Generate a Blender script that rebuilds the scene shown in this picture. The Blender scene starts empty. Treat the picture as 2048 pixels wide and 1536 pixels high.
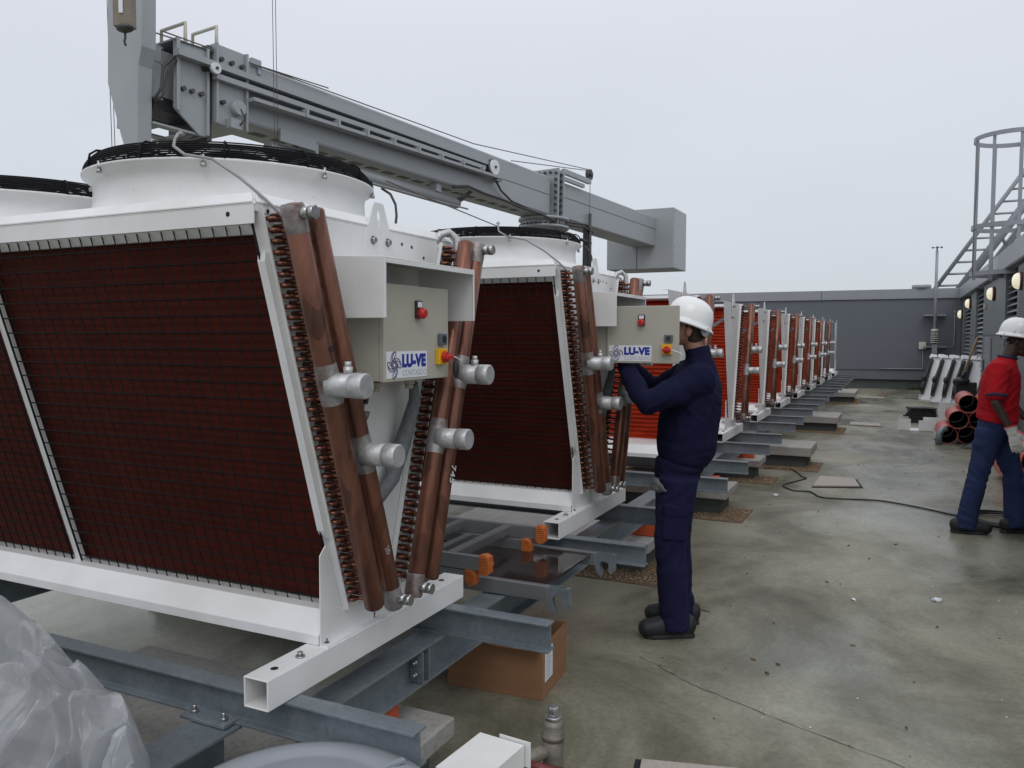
import bpy, bmesh, math, random
from mathutils import Vector, Matrix, noise
random.seed(7)
# ------------------------------------------------------------------ camera, world, sun
scn = bpy.context.scene
YAW, PIT, ROL, F_PX = 0.4486, -0.0588, 0.0009, 1614.9
CAM = Vector((1.781, -2.491, 1.628))
fw = Vector((-math.sin(YAW)*math.cos(PIT), math.cos(YAW)*math.cos(PIT), math.sin(PIT)))
rt = Vector((math.cos(YAW), math.sin(YAW), 0)); up = rt.cross(fw)
rt2 = rt*math.cos(ROL)+up*math.sin(ROL); up2 = up*math.cos(ROL)-rt*math.sin(ROL)
cd = bpy.data.cameras.new('camera'); cam = bpy.data.objects.new('camera', cd); scn.collection.objects.link(cam)
cd.sensor_width = 36; cd.lens = 36*F_PX/2048; cd.clip_start = .05; cd.clip_end = 500
m = Matrix.Identity(4)
for i in range(3): m[i][0], m[i][1], m[i][2], m[i][3] = rt2[i], up2[i], -fw[i], CAM[i]
cam.matrix_world = m; scn.camera = cam
w = bpy.data.worlds.new("World"); scn.world = w; w.use_nodes = True
nt = w.node_tree; nt.nodes.clear()
SUN_EL, SUN_ROT = math.radians(52), math.radians(150)
out = nt.nodes.new('ShaderNodeOutputWorld'); bg = nt.nodes.new('ShaderNodeBackground')
sky = nt.nodes.new('ShaderNodeTexSky'); sky.sky_type = 'NISHITA'; sky.sun_disc = False
sky.sun_elevation = SUN_EL; sky.sun_rotation = SUN_ROT; sky.air_density = 1; sky.dust_density = 4
# overcast layer: even grey cloud deck, a little brighter overhead, mixed over the Nishita sky
tc = nt.nodes.new('ShaderNodeTexCoord'); sx = nt.nodes.new('ShaderNodeSeparateXYZ'); cr = nt.nodes.new('ShaderNodeValToRGB')
nt.links.new(tc.outputs['Generated'], sx.inputs[0]); nt.links.new(sx.outputs['Z'], cr.inputs[0])
e = cr.color_ramp.elements
e[0].position = 0; e[0].color = (.585, .63, .675, 1); e[1].position = .32; e[1].color = (.675, .705, .775, 1)
z = e.new(1.0); z.color = (.95, .975, 1.04, 1)
ns = nt.nodes.new('ShaderNodeTexNoise'); ns.inputs['Scale'].default_value = 2.2; ns.inputs['Detail'].default_value = 3
cm = nt.nodes.new('ShaderNodeMapping'); cm.inputs['Scale'].default_value = (1, 1, 3)
nt.links.new(tc.outputs['Generated'], cm.inputs[0]); nt.links.new(cm.outputs[0], ns.inputs[0])
mr = nt.nodes.new('ShaderNodeMapRange'); mr.inputs['To Min'].default_value = 10.4; mr.inputs['To Max'].default_value = 11.7
nt.links.new(ns.outputs[0], mr.inputs[0])
vm = nt.nodes.new('ShaderNodeVectorMath'); vm.operation = 'SCALE'
nt.links.new(cr.outputs[0], vm.inputs[0]); nt.links.new(mr.outputs[0], vm.inputs['Scale'])
mx = nt.nodes.new('ShaderNodeMix'); mx.data_type = 'RGBA'; mx.inputs[0].default_value = .93
nt.links.new(sky.outputs[0], mx.inputs[6]); nt.links.new(vm.outputs[0], mx.inputs[7])
nt.links.new(mx.outputs[2], bg.inputs[0]); bg.inputs[1].default_value = .1; nt.links.new(bg.outputs[0], out.inputs[0])
sd = bpy.data.lights.new('sun', 'SUN'); sd.energy = .6; sd.angle = math.radians(30); sd.color = (1, .98, .95)
so = bpy.data.objects.new('sun', sd); scn.collection.objects.link(so)
sdir = Vector((math.sin(SUN_ROT)*math.cos(SUN_EL), math.cos(SUN_ROT)*math.cos(SUN_EL), math.sin(SUN_EL)))
so.rotation_euler = sdir.to_track_quat('Z', 'Y').to_euler()
scn.view_settings.view_transform = 'Standard'; scn.view_settings.look = 'None'
scn.view_settings.exposure = 0; scn.view_settings.gamma = 1
# ------------------------------------------------------------------ materials
def mat(name, col, rough=.5, metal=0, var=None, vs=6, vamt=.5, bump=0, bs=60, spec=.5, stretch=(1,1,1), rvar=0, emit=None, speck=None):
    M = bpy.data.materials.new(name); M.use_nodes = True; t = M.node_tree; b = t.nodes['Principled BSDF']
    b.inputs['Base Color'].default_value = (*col, 1); b.inputs['Roughness'].default_value = rough
    b.inputs['Metallic'].default_value = metal; b.inputs['Specular IOR Level'].default_value = spec
    co = t.nodes.new('ShaderNodeTexCoord'); mp = t.nodes.new('ShaderNodeMapping'); mp.inputs['Scale'].default_value = stretch
    t.links.new(co.outputs['Object'], mp.inputs[0])
    if var:
        n = t.nodes.new('ShaderNodeTexNoise'); n.inputs['Scale'].default_value = vs; n.inputs['Detail'].default_value = 7; n.inputs['Roughness'].default_value = .6
        t.links.new(mp.outputs[0], n.inputs[0]); r = t.nodes.new('ShaderNodeValToRGB')
        r.color_ramp.elements[0].position = .5-.35*vamt; r.color_ramp.elements[1].position = .5+.35*vamt
        r.color_ramp.elements[0].color = (*col, 1); r.color_ramp.elements[1].color = (*var, 1)
        t.links.new(n.outputs[0], r.inputs[0]); last = r.outputs[0]
        if speck:
            v = t.nodes.new('ShaderNodeTexVoronoi'); v.inputs['Scale'].default_value = speck[0]; t.links.new(mp.outputs[0], v.inputs[0])
            mm = t.nodes.new('ShaderNodeMix'); mm.data_type = 'RGBA'; mm.blend_type = 'MULTIPLY'; mm.inputs[0].default_value = speck[1]
            hs = t.nodes.new('ShaderNodeHueSaturation'); hs.inputs['Saturation'].default_value = 0; hs.inputs['Value'].default_value = 1.6
            t.links.new(v.outputs['Color'], hs.inputs['Color']); t.links.new(last, mm.inputs[6]); t.links.new(hs.outputs[0], mm.inputs[7]); last = mm.outputs[2]
        t.links.new(last, b.inputs['Base Color'])
        if rvar:
            q = t.nodes.new('ShaderNodeMapRange'); q.inputs['To Min'].default_value = rough-rvar; q.inputs['To Max'].default_value = rough+rvar
            t.links.new(n.outputs[0], q.inputs[0]); t.links.new(q.outputs[0], b.inputs['Roughness'])
    if bump:
        n2 = t.nodes.new('ShaderNodeTexNoise'); n2.inputs['Scale'].default_value = bs; n2.inputs['Detail'].default_value = 5
        t.links.new(mp.outputs[0], n2.inputs[0]); bp = t.nodes.new('ShaderNodeBump'); bp.inputs['Strength'].default_value = bump; bp.inputs['Distance'].default_value = .01
        t.links.new(n2.outputs[0], bp.inputs['Height']); t.links.new(bp.outputs[0], b.inputs['Normal'])
    if emit:
        b.inputs['Emission Color'].default_value = (*emit[0], 1); b.inputs['Emission Strength'].default_value = emit[1]
    return M
WHITE = mat('white_paint', (.66,.66,.64), .38, 0, (.79,.80,.81), 2.2, .45, .04, 200, rvar=.08)
WHITE2 = mat('white_plastic_sheet', (.82,.84,.85), .5, 0, (.66,.66,.65), 9, .9)
COPPER = mat('oxidised_copper', (.050,.026,.020), .33, .6, (.27,.112,.070), 6, .8, .15, 40, stretch=(1.3,1.3,.28), rvar=.16, speck=(22,.45))
SLEEVE = mat('brazed_joint', (.12,.065,.05), .42, .5, (.40,.40,.40), 11, .5, .25, 60, rvar=.12)
COPPERB = mat('copper_bend', (.32,.12,.07), .32, .6, (.07,.035,.03), 40, .8, rvar=.1)
SILVER = mat('brazed_silver_paint', (.42,.43,.44), .42, .5, (.58,.58,.58), 25, .8, .25, 60, rvar=.12)
STEEL = mat('bolt_steel', (.5,.5,.5), .3, .9, (.3,.3,.3), 40, .6)
GALV = mat('galvanised_steel', (.15,.178,.198), .42, .4, (.25,.285,.31), 9, .9, .06, 90, rvar=.12, speck=(70,.16))
ALU = mat('aluminium', (.40,.41,.42), .38, .7, (.30,.31,.32), 12, .8, .05, 80, stretch=(.2,1,1), rvar=.1)
BLACK = mat('black_plastic', (.018,.018,.02), .42)
WIRE = mat('black_wire', (.007,.007,.008), .75, 0, spec=.2)
BEIGE = mat('beige_enclosure', (.40,.385,.32), .5, 0, (.44,.42,.36), 5, .6, .06, 300)
NICHE = mat('enclosure_interior', (.16,.16,.15), .6, 0, (.28,.28,.27), 8, .7)
REDP = mat('red_plastic', (.50,.02,.02), .28)
YELP = mat('yellow_plastic', (.75,.42,.01), .35)
DGREY = mat('dark_grey_plastic', (.10,.12,.14), .45)
BLUE = mat('logo_blue', (.012,.03,.28), .5)
LABEL = mat('label_white', (.74,.76,.80), .35)
LINE = mat('label_line', (.05,.05,.14), .5)
LGREY = mat('label_grey', (.30,.31,.36), .5)
CRANE = mat('crane_grey_paint', (.30,.325,.34), .42, .1, (.37,.39,.40), 1.6, .9, .03, 120, rvar=.08, stretch=(1,.35,1))
CRANED = mat('crane_dark_parts', (.035,.037,.04), .5, .2, (.09,.09,.09), 6, .8)
CREAM = mat('cream_paint', (.62,.60,.50), .5, 0, (.5,.48,.4), 8, .8)
ROPE = mat('steel_rope', (.16,.14,.13), .5, .5)
CONDUIT = mat('grey_conduit', (.33,.33,.34), .6, 0, (.24,.24,.25), 20, .7, .3, 220)
BRAID = mat('braided_sleeve', (.17,.19,.20), .65, .1, (.10,.11,.12), 60, .8, .4, 300)
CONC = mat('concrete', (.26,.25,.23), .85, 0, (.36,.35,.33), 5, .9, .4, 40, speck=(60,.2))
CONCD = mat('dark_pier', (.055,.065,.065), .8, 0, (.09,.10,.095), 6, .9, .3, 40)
CARD = mat('cardboard', (.23,.115,.058), .8, 0, (.29,.15,.075), 4, .7, .06, 100, stretch=(1,1,6))
ORANGE = mat('orange_rubber', (.58,.17,.035), .6, 0, (.38,.10,.025), 20, .8, .1, 60)
ORANGEP = mat('orange_red_block', (.62,.10,.03), .5, 0, (.45,.07,.02), 8, .8)
PLY = mat('wet_phenolic_ply', (.022,.016,.017), .07, 0, (.035,.026,.024), 5, .7, .05, 30)
WALLG = mat('dark_grey_cladding', (.112,.126,.145), .55, 0, (.128,.141,.16), 2.0, .8, .05, 150)
BAND = mat('light_grey_coping', (.27,.285,.31), .4, .2, (.31,.32,.345), 1.5, .8)
FACADE = mat('grey_facade_panel', (.155,.175,.18), .5, .1, (.185,.20,.205), 1.2, .8, .03, 150)
DARKIN = mat('dark_opening', (.01,.01,.011), .9)
REDPIPE = mat('salmon_red_pipe', (.47,.065,.045), .4, 0, (.54,.12,.09), 5, .8, .05, 60)
PIPEIN = mat('black_pipe_lining', (.012,.011,.011), .35)
SKINA = mat('skin_light', (.30,.15,.10), .5, 0, (.36,.18,.125), 30, .7)
SKINB = mat('skin_dark', (.040,.020,.014), .42, 0, (.055,.028,.02), 30, .7)
HAIR = mat('dark_hair', (.02,.014,.01), .8, 0, (.05,.035,.025), 120, .9, .4, 300)
HELM = mat('white_helmet', (.80,.81,.80), .22)
STRAP = mat('helmet_strap', (.20,.23,.23), .6)
NAVY = mat('navy_fleece', (.006,.007,.026), .95, 0, (.011,.012,.040), 14, .8, .3, 400, spec=.15)
NAVYT = mat('navy_workwear', (.007,.007,.032), .9, 0, (.012,.012,.046), 10, .8, .25, 260, spec=.2)
SHOE = mat('dark_work_shoe', (.006,.007,.008), .6, 0, (.013,.015,.016), 25, .8, .2, 100)
REDT = mat('red_cotton', (.42,.008,.014), .85, 0, (.33,.006,.012), 8, .8, .2, 300, spec=.2)
NAVC = mat('navy_cuff', (.015,.017,.05), .9)
DENIM = mat('blue_denim', (.028,.045,.115), .85, 0, (.014,.020,.062), 7, .9, .3, 260, spec=.2)
GLOVE = mat('pale_glove', (.62,.60,.56), .8, 0, (.46,.44,.40), 20, .8, .25, 120)
GLOVED = mat('grey_glove', (.14,.14,.135), .8, 0, (.07,.07,.07), 30, .8, .25, 120)
RUBBER = mat('cable_rubber', (.016,.017,.02), .5)
GREYLID = mat('grey_lid', (.27,.29,.32), .42, 0, (.33,.35,.38), 4, .8, .03, 100)
BROWNV = mat('weathered_brass', (.24,.22,.19), .5, .4, (.13,.11,.09), 18, .8, .3, 60)
REDLEV = mat('dark_red_lever', (.16,.012,.012), .4, 0, (.09,.02,.015), 12, .8)
SLAB = mat('pebble_paver', (.46,.42,.37), .85, 0, (.30,.27,.24), 50, .9, .5, 90)
WOOD = mat('timber', (.36,.20,.09), .7, 0, (.46,.29,.15), 8, .8, stretch=(1,1,.2))
LAMPG = mat('lamp_glass', (.8,.78,.62), .3, emit=((1,.93,.66), .5))
LAMPR = mat('lamp_ring', (.10,.03,.035), .5)
BLEND = mat('dark_film', (.012,.012,.013), .25)

def coil_mat():
    M = bpy.data.materials.new('red_coated_fins'); M.use_nodes = True; t = M.node_tree; t.nodes.clear()
    o = t.nodes.new('ShaderNodeOutputMaterial'); d = t.nodes.new('ShaderNodeBsdfDiffuse'); tr = t.nodes.new('ShaderNodeBsdfTranslucent')
    co = t.nodes.new('ShaderNodeTexCoord'); n = t.nodes.new('ShaderNodeTexNoise'); n.inputs['Scale'].default_value = 5; n.inputs['Detail'].default_value = 6
    mp = t.nodes.new('ShaderNodeMapping'); mp.inputs['Scale'].default_value = (1,1,3)
    t.links.new(co.outputs['Object'], mp.inputs[0]); t.links.new(mp.outputs[0], n.inputs[0])
    def ramp(a, b):
        r = t.nodes.new('ShaderNodeValToRGB'); r.color_ramp.elements[0].position = .3; r.color_ramp.elements[1].position = .7
        r.color_ramp.elements[0].color = (*a,1); r.color_ramp.elements[1].color = (*b,1); t.links.new(n.outputs[0], r.inputs[0]); return r
    r1 = ramp((.040,.005,.004), (.075,.010,.007)); r2 = ramp((.66,.070,.028), (.84,.12,.05))
    t.links.new(r1.outputs[0], d.inputs[0]); t.links.new(r2.outputs[0], tr.inputs[0])
    a = t.nodes.new('ShaderNodeMixShader'); a.inputs[0].default_value = .62
    t.links.new(d.outputs[0], a.inputs[1]); t.links.new(tr.outputs[0], a.inputs[2]); t.links.new(a.outputs[0], o.inputs[0]); return M
FINS = coil_mat()
FIND = mat('shaded_red_fins', (.042,.0065,.004), .7, 0, (.078,.012,.006), 5, .8, spec=.15)  # red fins of the two near coolers, shade put into a darker colour

def film_mat():
    M = bpy.data.materials.new('plastic_film'); M.use_nodes = True; t = M.node_tree; t.nodes.clear()
    o = t.nodes.new('ShaderNodeOutputMaterial'); b = t.nodes.new('ShaderNodeBsdfPrincipled')
    b.inputs['Base Color'].default_value = (.56,.575,.59,1); b.inputs['Roughness'].default_value = .16
    tr = t.nodes.new('ShaderNodeBsdfTransparent'); tl = t.nodes.new('ShaderNodeBsdfTranslucent'); tl.inputs[0].default_value = (.8,.82,.86,1)
    a = t.nodes.new('ShaderNodeMixShader'); a.inputs[0].default_value = .35; c = t.nodes.new('ShaderNodeMixShader')
    n = t.nodes.new('ShaderNodeTexNoise'); n.inputs['Scale'].default_value = 3.5; co = t.nodes.new('ShaderNodeTexCoord'); t.links.new(co.outputs['Object'], n.inputs[0])
    q = t.nodes.new('ShaderNodeMapRange'); q.inputs['From Min'].default_value = .3; q.inputs['From Max'].default_value = .7; q.inputs['To Min'].default_value = .15; q.inputs['To Max'].default_value = .62
    t.links.new(n.outputs[0], q.inputs[0]); t.links.new(q.outputs[0], c.inputs[0])
    t.links.new(b.outputs[0], a.inputs[1]); t.links.new(tl.outputs[0], a.inputs[2]); t.links.new(a.outputs[0], c.inputs[1]); t.links.new(tr.outputs[0], c.inputs[2]); t.links.new(c.outputs[0], o.inputs[0]); return M
FILM = film_mat()

def floor_mat():
    M = bpy.data.materials.new('wet_roof_screed'); M.use_nodes = True; t = M.node_tree; b = t.nodes['Principled BSDF']
    co = t.nodes.new('ShaderNodeTexCoord')
    def nz(scale, det=8, st=(1,1,1), rough=.6, dist=0):
        mp = t.nodes.new('ShaderNodeMapping'); mp.inputs['Scale'].default_value = st; t.links.new(co.outputs['Object'], mp.inputs[0])
        n = t.nodes.new('ShaderNodeTexNoise'); n.inputs['Scale'].default_value = scale; n.inputs['Detail'].default_value = det; n.inputs['Roughness'].default_value = rough; n.inputs['Distortion'].default_value = dist
        t.links.new(mp.outputs[0], n.inputs[0]); return n.outputs[0]
    def ramp(i, p):
        r = t.nodes.new('ShaderNodeValToRGB'); el = r.color_ramp.elements
        while len(el) < len(p): el.new(.5)
        for k, (pos, c) in enumerate(p): el[k].position = pos; el[k].color = (*c, 1) if isinstance(c, tuple) else (c, c, c, 1)
        t.links.new(i, r.inputs[0]); return r.outputs[0]
    def mix(f, a, c, mode='MIX'):
        x = t.nodes.new('ShaderNodeMix'); x.data_type = 'RGBA'; x.blend_type = mode
        for s, v in ((0, f), (6, a), (7, c)):
            if isinstance(v, (int, float)): x.inputs[s].default_value = v
            elif isinstance(v, tuple): x.inputs[s].default_value = (*v, 1)
            else: t.links.new(v, x.inputs[s])
        return x.outputs[2]
    base = ramp(nz(.85, 12, (1,.75,1), rough=.66, dist=.5), [(.32, (.088,.080,.052)), (.43, (.165,.154,.108)), (.52, (.255,.242,.180)), (.74, (.40,.38,.30))])
    wet = ramp(nz(.75, 6, (1,.55,1), dist=.35), [(.42, 0.0), (.60, 1.0)])      # 1 = wet film
    fine = ramp(nz(38, 6, rough=.75), [(.3, .62), (.7, 1.22)])
    c = mix(.75, base, fine, 'MULTIPLY')
    c = mix(wet, c, mix(1.0, c, (.82,.87,.88), 'MULTIPLY'))
    edge = ramp(nz(.75, 6, (1,.55,1), dist=.35), [(.38, 1.0), (.45, .86), (.50, 1.0)])
    c = mix(1.0, c, edge, 'MULTIPLY')
    v = t.nodes.new('ShaderNodeTexVoronoi'); v.inputs['Scale'].default_value = 9; t.links.new(co.outputs['Object'], v.inputs[0])
    sp = ramp(v.outputs['Distance'], [(.0, .6), (.03, .6), (.04, 1.0)])
    c = mix(.5, c, sp, 'MULTIPLY'); t.links.new(c, b.inputs['Base Color'])
    ro = t.nodes.new('ShaderNodeMapRange'); ro.inputs['To Min'].default_value = .55; ro.inputs['To Max'].default_value = .17
    t.links.new(wet, ro.inputs[0])
    ra = t.nodes.new('ShaderNodeMath'); ra.operation = 'ADD'; rm = t.nodes.new('ShaderNodeMapRange'); rm.inputs['To Min'].default_value = -.12; rm.inputs['To Max'].default_value = .12
    t.links.new(nz(7, 6), rm.inputs[0]); t.links.new(ro.outputs[0], ra.inputs[0]); t.links.new(rm.outputs[0], ra.inputs[1]); t.links.new(ra.outputs[0], b.inputs['Roughness']); b.inputs['Specular IOR Level'].default_value = .38
    bp = t.nodes.new('ShaderNodeBump'); bp.inputs['Strength'].default_value = .5; bp.inputs['Distance'].default_value = .006
    t.links.new(mix(.4, nz(4, 8), nz(80, 3)), bp.inputs['Height']); t.links.new(bp.outputs[0], b.inputs['Normal']); return M
FLOOR = floor_mat()
# ------------------------------------------------------------------ mesh helpers
class MB:
    def __init__(s, sc=1.0, M=None): s.v = []; s.f = []; s.sc = sc; s.M = M; s.sm = []
    def add(s, vs, fs, smooth=False):
        o = len(s.v); s.v += [Vector(x) for x in vs]; s.f += [tuple(i+o for i in f) for f in fs]; s.sm += [smooth]*len(fs)
    def box(s, x0, x1, y0, y1, z0, z1, T=None):
        vs = [Vector((x, y, z)) for x in (x0, x1) for y in (y0, y1) for z in (z0, z1)]
        if T: vs = [T @ v for v in vs]
        s.add(vs, [(0,1,3,2), (4,6,7,5), (0,4,5,1), (2,3,7,6), (0,2,6,4), (1,5,7,3)])
    def prism(s, poly, ax, a, b, T=None):
        def P(p, c): q = {'x': (c, p[0], p[1]), 'y': (p[0], c, p[1]), 'z': (p[0], p[1], c)}[ax]; return T @ Vector(q) if T else Vector(q)
        n = len(poly); s.add([P(p, a) for p in poly]+[P(p, b) for p in poly], [tuple(range(n)), tuple(range(2*n-1, n-1, -1))]+[(i, (i+1) % n, (i+1) % n+n, i+n) for i in range(n)])
    def ring(s, outer, inner, ax, a, b, T=None):                # plate with a hole: outer and inner have equal counts
        def P(p, c): q = {'x': (c, p[0], p[1]), 'y': (p[0], c, p[1]), 'z': (p[0], p[1], c)}[ax]; return T @ Vector(q) if T else Vector(q)
        n = len(outer); vs = [P(p, a) for p in outer]+[P(p, a) for p in inner]+[P(p, b) for p in outer]+[P(p, b) for p in inner]; fs = []
        for i in range(n):
            j = (i+1) % n; fs += [(i, j, j+n, i+n), (i+2*n, i+3*n, j+3*n, j+2*n), (i, i+2*n, j+2*n, j), (i+n, j+n, j+3*n, i+3*n)]
        s.add(vs, fs)
    def tube(s, pts, r, seg=8, closed=False, caps=True, ref=None, dome=0):
        pts = [Vector(p) for p in pts]; n = len(pts); R = r if isinstance(r, (list, tuple)) and len(r) == n else [r]*n
        rings = []; prev = None
        for i, p in enumerate(pts):
            if closed: t = pts[(i+1) % n]-pts[i-1]
            else: t = pts[min(i+1, n-1)]-pts[max(i-1, 0)]
            t.normalize()
            if ref is not None: e1 = Vector(ref)-t*t.dot(Vector(ref))
            elif prev is not None: e1 = prev-t*t.dot(prev)
            else:
                a = Vector((0, 0, 1)) if abs(t.z) < .9 else Vector((1, 0, 0)); e1 = a-t*t.dot(a)
            e1.normalize(); prev = e1; e2 = t.cross(e1)
            ra, rb = R[i] if isinstance(R[i], (list, tuple)) else (R[i], R[i])
            rings.append([p+e1*ra*math.cos(2*math.pi*k/seg)+e2*rb*math.sin(2*math.pi*k/seg) for k in range(seg)])
        if dome and not closed:
            def dm(ring, c, t, sgn):
                o = []; rad = (ring[0]-c).length
                for q in (.5, .8, .95): o.append([c+(v-c)*math.sqrt(1-q*q)+t*sgn*rad*q*dome for v in ring])
                return o
            t0 = (pts[1]-pts[0]).normalized(); t1 = (pts[-1]-pts[-2]).normalized()
            rings = list(reversed(dm(rings[0], pts[0], t0, -1)))+rings+dm(rings[-1], pts[-1], t1, 1)
        n = len(rings); vs = [v for q in rings for v in q]; fs = []
        for i in range(n if closed else n-1):
            j = (i+1) % n
            for k in range(seg): fs.append((i*seg+k, i*seg+(k+1) % seg, j*seg+(k+1) % seg, j*seg+k))
        s.add(vs, fs, True)
        if caps and not closed:
            o = len(s.v)-len(vs); s.f += [tuple(o+k for k in reversed(range(seg))), tuple(o+(n-1)*seg+k for k in range(seg))]; s.sm += [False, False]
    def cyl(s, p0, p1, r, seg=12): s.tube([p0, p1], r, seg)
    def lathe(s, prof, c=(0, 0, 0), seg=32, T=None):
        c = Vector(c); vs = []
        for r, z in prof:
            for k in range(seg):
                a = 2*math.pi*k/seg; v = Vector((r*math.cos(a), r*math.sin(a), z)); vs.append(c+(T @ v if T else v))
        fs = [(i*seg+k, i*seg+(k+1) % seg, (i+1)*seg+(k+1) % seg, (i+1)*seg+k) for i in range(len(prof)-1) for k in range(seg)]
        s.add(vs, fs, True)
    def ell(s, c, r, T=None, n=16, k=10):
        c = Vector(c); vs = []
        for i in range(1, k):
            th = math.pi*i/k
            for j in range(n):
                a = 2*math.pi*j/n; v = Vector((r[0]*math.sin(th)*math.cos(a), r[1]*math.sin(th)*math.sin(a), r[2]*math.cos(th))); vs.append(c+(T @ v if T else v))
        top = Vector((0, 0, r[2])); vs += [c+(T @ top if T else top), c-(T @ top if T else top)]
        fs = [(i*n+j, i*n+(j+1) % n, (i+1)*n+(j+1) % n, (i+1)*n+j) for i in range(k-2) for j in range(n)]
        a, b = len(vs)-2, len(vs)-1
        fs += [(a, (j+1) % n, j) for j in range(n)]+[(b, (k-2)*n+j, (k-2)*n+(j+1) % n) for j in range(n)]
        s.add(vs, fs, True)
    def mesh(s, name):
        me = bpy.data.meshes.new(name); vs = [v*s.sc for v in s.v]
        if s.M: vs = [s.M @ v for v in vs]
        me.from_pydata([tuple(v) for v in vs], [], s.f); me.polygons.foreach_set('use_smooth', s.sm)
        bm = bmesh.new(); bm.from_mesh(me); bmesh.ops.recalc_face_normals(bm, faces=bm.faces); bm.to_mesh(me); bm.free(); me.update(); return me
    def cutp(s): s.cuts = getattr(s, 'cuts', [])+[(len(s.v), len(s.f))]      # next shapes are a piece of their own
    def split(s):
        c = [q for q in getattr(s, 'cuts', []) if q[1] < len(s.f)]+[(len(s.v), len(s.f))]; o = []
        if c[0][1] > 0: c = [(0, 0)]+c
        for (v0, f0), (v1, f1) in zip(c[:-1], c[1:]):
            if f1 > f0: m = MB(s.sc, s.M); m.v = s.v[v0:v1]; m.f = [tuple(i-v0 for i in f) for f in s.f[f0:f1]]; m.sm = s.sm[f0:f1]; o.append(m)
        return o
    def build_each(s, name, material, parent=None, bevel=0): return [m.build(name, material, parent, bevel) for m in s.split()]
    def build(s, name, material, parent=None, bevel=0, loc=None):
        o = bpy.data.objects.new(name, s.mesh(name)); scn.collection.objects.link(o); o.data.materials.append(material)
        if parent: o.parent = parent
        if loc: o.location = loc
        if bevel:
            b = o.modifiers.new('bevel', 'BEVEL'); b.width = bevel; b.segments = 2; b.limit_method = 'ANGLE'; b.angle_limit = math.radians(40)
        return o
def tag(o, label=None, cat=None, group=None, kind=None):
    for k, v in (('label', label), ('category', cat), ('group', group), ('kind', kind)):
        if v: o[k] = v
    return o
def empty(name, loc, label, cat, group=None, rz=0):
    o = bpy.data.objects.new(name, None); scn.collection.objects.link(o); o.location = loc; o.rotation_euler = (0, 0, rz); o.empty_display_size = .1
    return tag(o, label, cat, group)
def kids(o, first=[0]): return [c for c in o.children]
def copy_tree(o, parent=None):
    c = o.copy(); scn.collection.objects.link(c); c.parent = parent
    for ch in list(o.children): copy_tree(ch, c)
    return c
def text_obj(name, s, size, material, parent, M, bold=0, outline=0, sx=1, spacing=1, ext=.0008):
    cu = bpy.data.curves.new(name, 'FONT'); cu.body = s; cu.size = size; cu.offset = bold; cu.space_character = spacing; cu.align_x = 'LEFT'
    if outline: cu.fill_mode = 'NONE'; cu.bevel_depth = outline; cu.bevel_resolution = 0
    else: cu.extrude = ext
    cu.resolution_u = 4
    o = bpy.data.objects.new('tmp', cu); scn.collection.objects.link(o); dg = bpy.context.evaluated_depsgraph_get(); dg.update()
    me = bpy.data.meshes.new_from_object(o.evaluated_get(dg)); bpy.data.objects.remove(o)
    me.transform(Matrix.Diagonal((sx, 1, 1, 1))); me.transform(M); me.name = name
    me.materials.clear(); me.materials.append(material)
    q = bpy.data.objects.new(name, me); scn.collection.objects.link(q); q.parent = parent; return q
ORD = ['nearest', 'second', 'third', 'fourth', 'fifth', 'sixth', 'seventh', 'eighth', 'ninth', 'tenth', 'eleventh', 'twelfth']
# ------------------------------------------------------------------ setting
b = MB(); b.add([(-70,-40,0), (70,-40,0), (70,60,0), (-70,60,0)], [(0,1,2,3)]); o = b.build('ground', FLOOR); tag(o, kind='structure')
WY = 25.38
wl = empty('parapet_wall', (0, WY, 0), 'long dark grey parapet wall with light grey coping across the far end of the roof', 'wall')
b = MB(); b.box(-45, 3.40, .0, .35, .30, 2.80); b.build('cladding', WALLG, wl)
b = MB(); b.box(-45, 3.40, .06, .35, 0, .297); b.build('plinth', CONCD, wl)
b = MB(); b.box(-45, 3.40, -.03, -.002, .31, .34); b.box(-45, 3.40, -.03, -.002, .60, .625); b.box(-45,3.40,-.03,-.002,.30,.31); b.build('base_rail', WALLG, wl)
b = MB()
for i in range(12): b.box(-45+i*4.04, -45+(i+1)*4.04-.012, -.05, .42, 2.802, 3.10)
b.build('coping', BAND, wl, .004)
rb = empty('plant_room', (3.41, 14.0, 0), 'grey clad plant building with louvre strips along the right side of the roof', 'building')
def fy(y): return y-14.0
segs = [(11.2, 'w'), (12.41, 'm'), (14.12, 'l3'), (14.12, 'w')]
b = MB()
lou = [(20.3, 18.3), (24.5, 22.0), (14.1, 12.45)]
cuts = sorted([(min(a), max(a)) for a in lou]); y = 2.0
for a, c in cuts+[(WY+.3, None)]:
    b.box(0, .25, fy(y)+.003, fy(a)-.003, 0, 2.777)
    if c: b.box(.20, .25, fy(a), fy(c), 0, 2.777); y = c
b.box(.25, 9, fy(2), fy(WY+.3), 0, 2.777)
b.build('facade', FACADE, rb)
for a, c in cuts:
    b = MB(); n = 24
    for i in range(n):
        z0 = .12+i*(2.6/n); T = Matrix.Translation((.06, 0, z0)) @ Matrix.Rotation(math.radians(-35), 4, 'Y')
        b.box(-.045, .075, fy(a)+.02, fy(c)-.02, -.006, .006, T)
    b.build('louvre', BAND, rb)
    b = MB(); b.box(.15, .19, fy(a), fy(c), .05, 2.75); b.build('louvre_recess', DARKIN, rb)
b = MB(); n = 40
for i in range(n): b.box(-.018, -.002, fy(10.2), fy(12.3), 1.75+i*.024, 1.762+i*.024)
b.build('vent_grille', BAND, rb)
b = MB(); b.box(-.012, -.002, fy(2), fy(WY), 1.665, 1.68); b.build('panel_joint', WALLG, rb)
b = MB(); b.box(-.035, -.003, fy(16.2), fy(17.45), .05, 1.62); dr = b.build('door', BAND, rb, .006)
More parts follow.
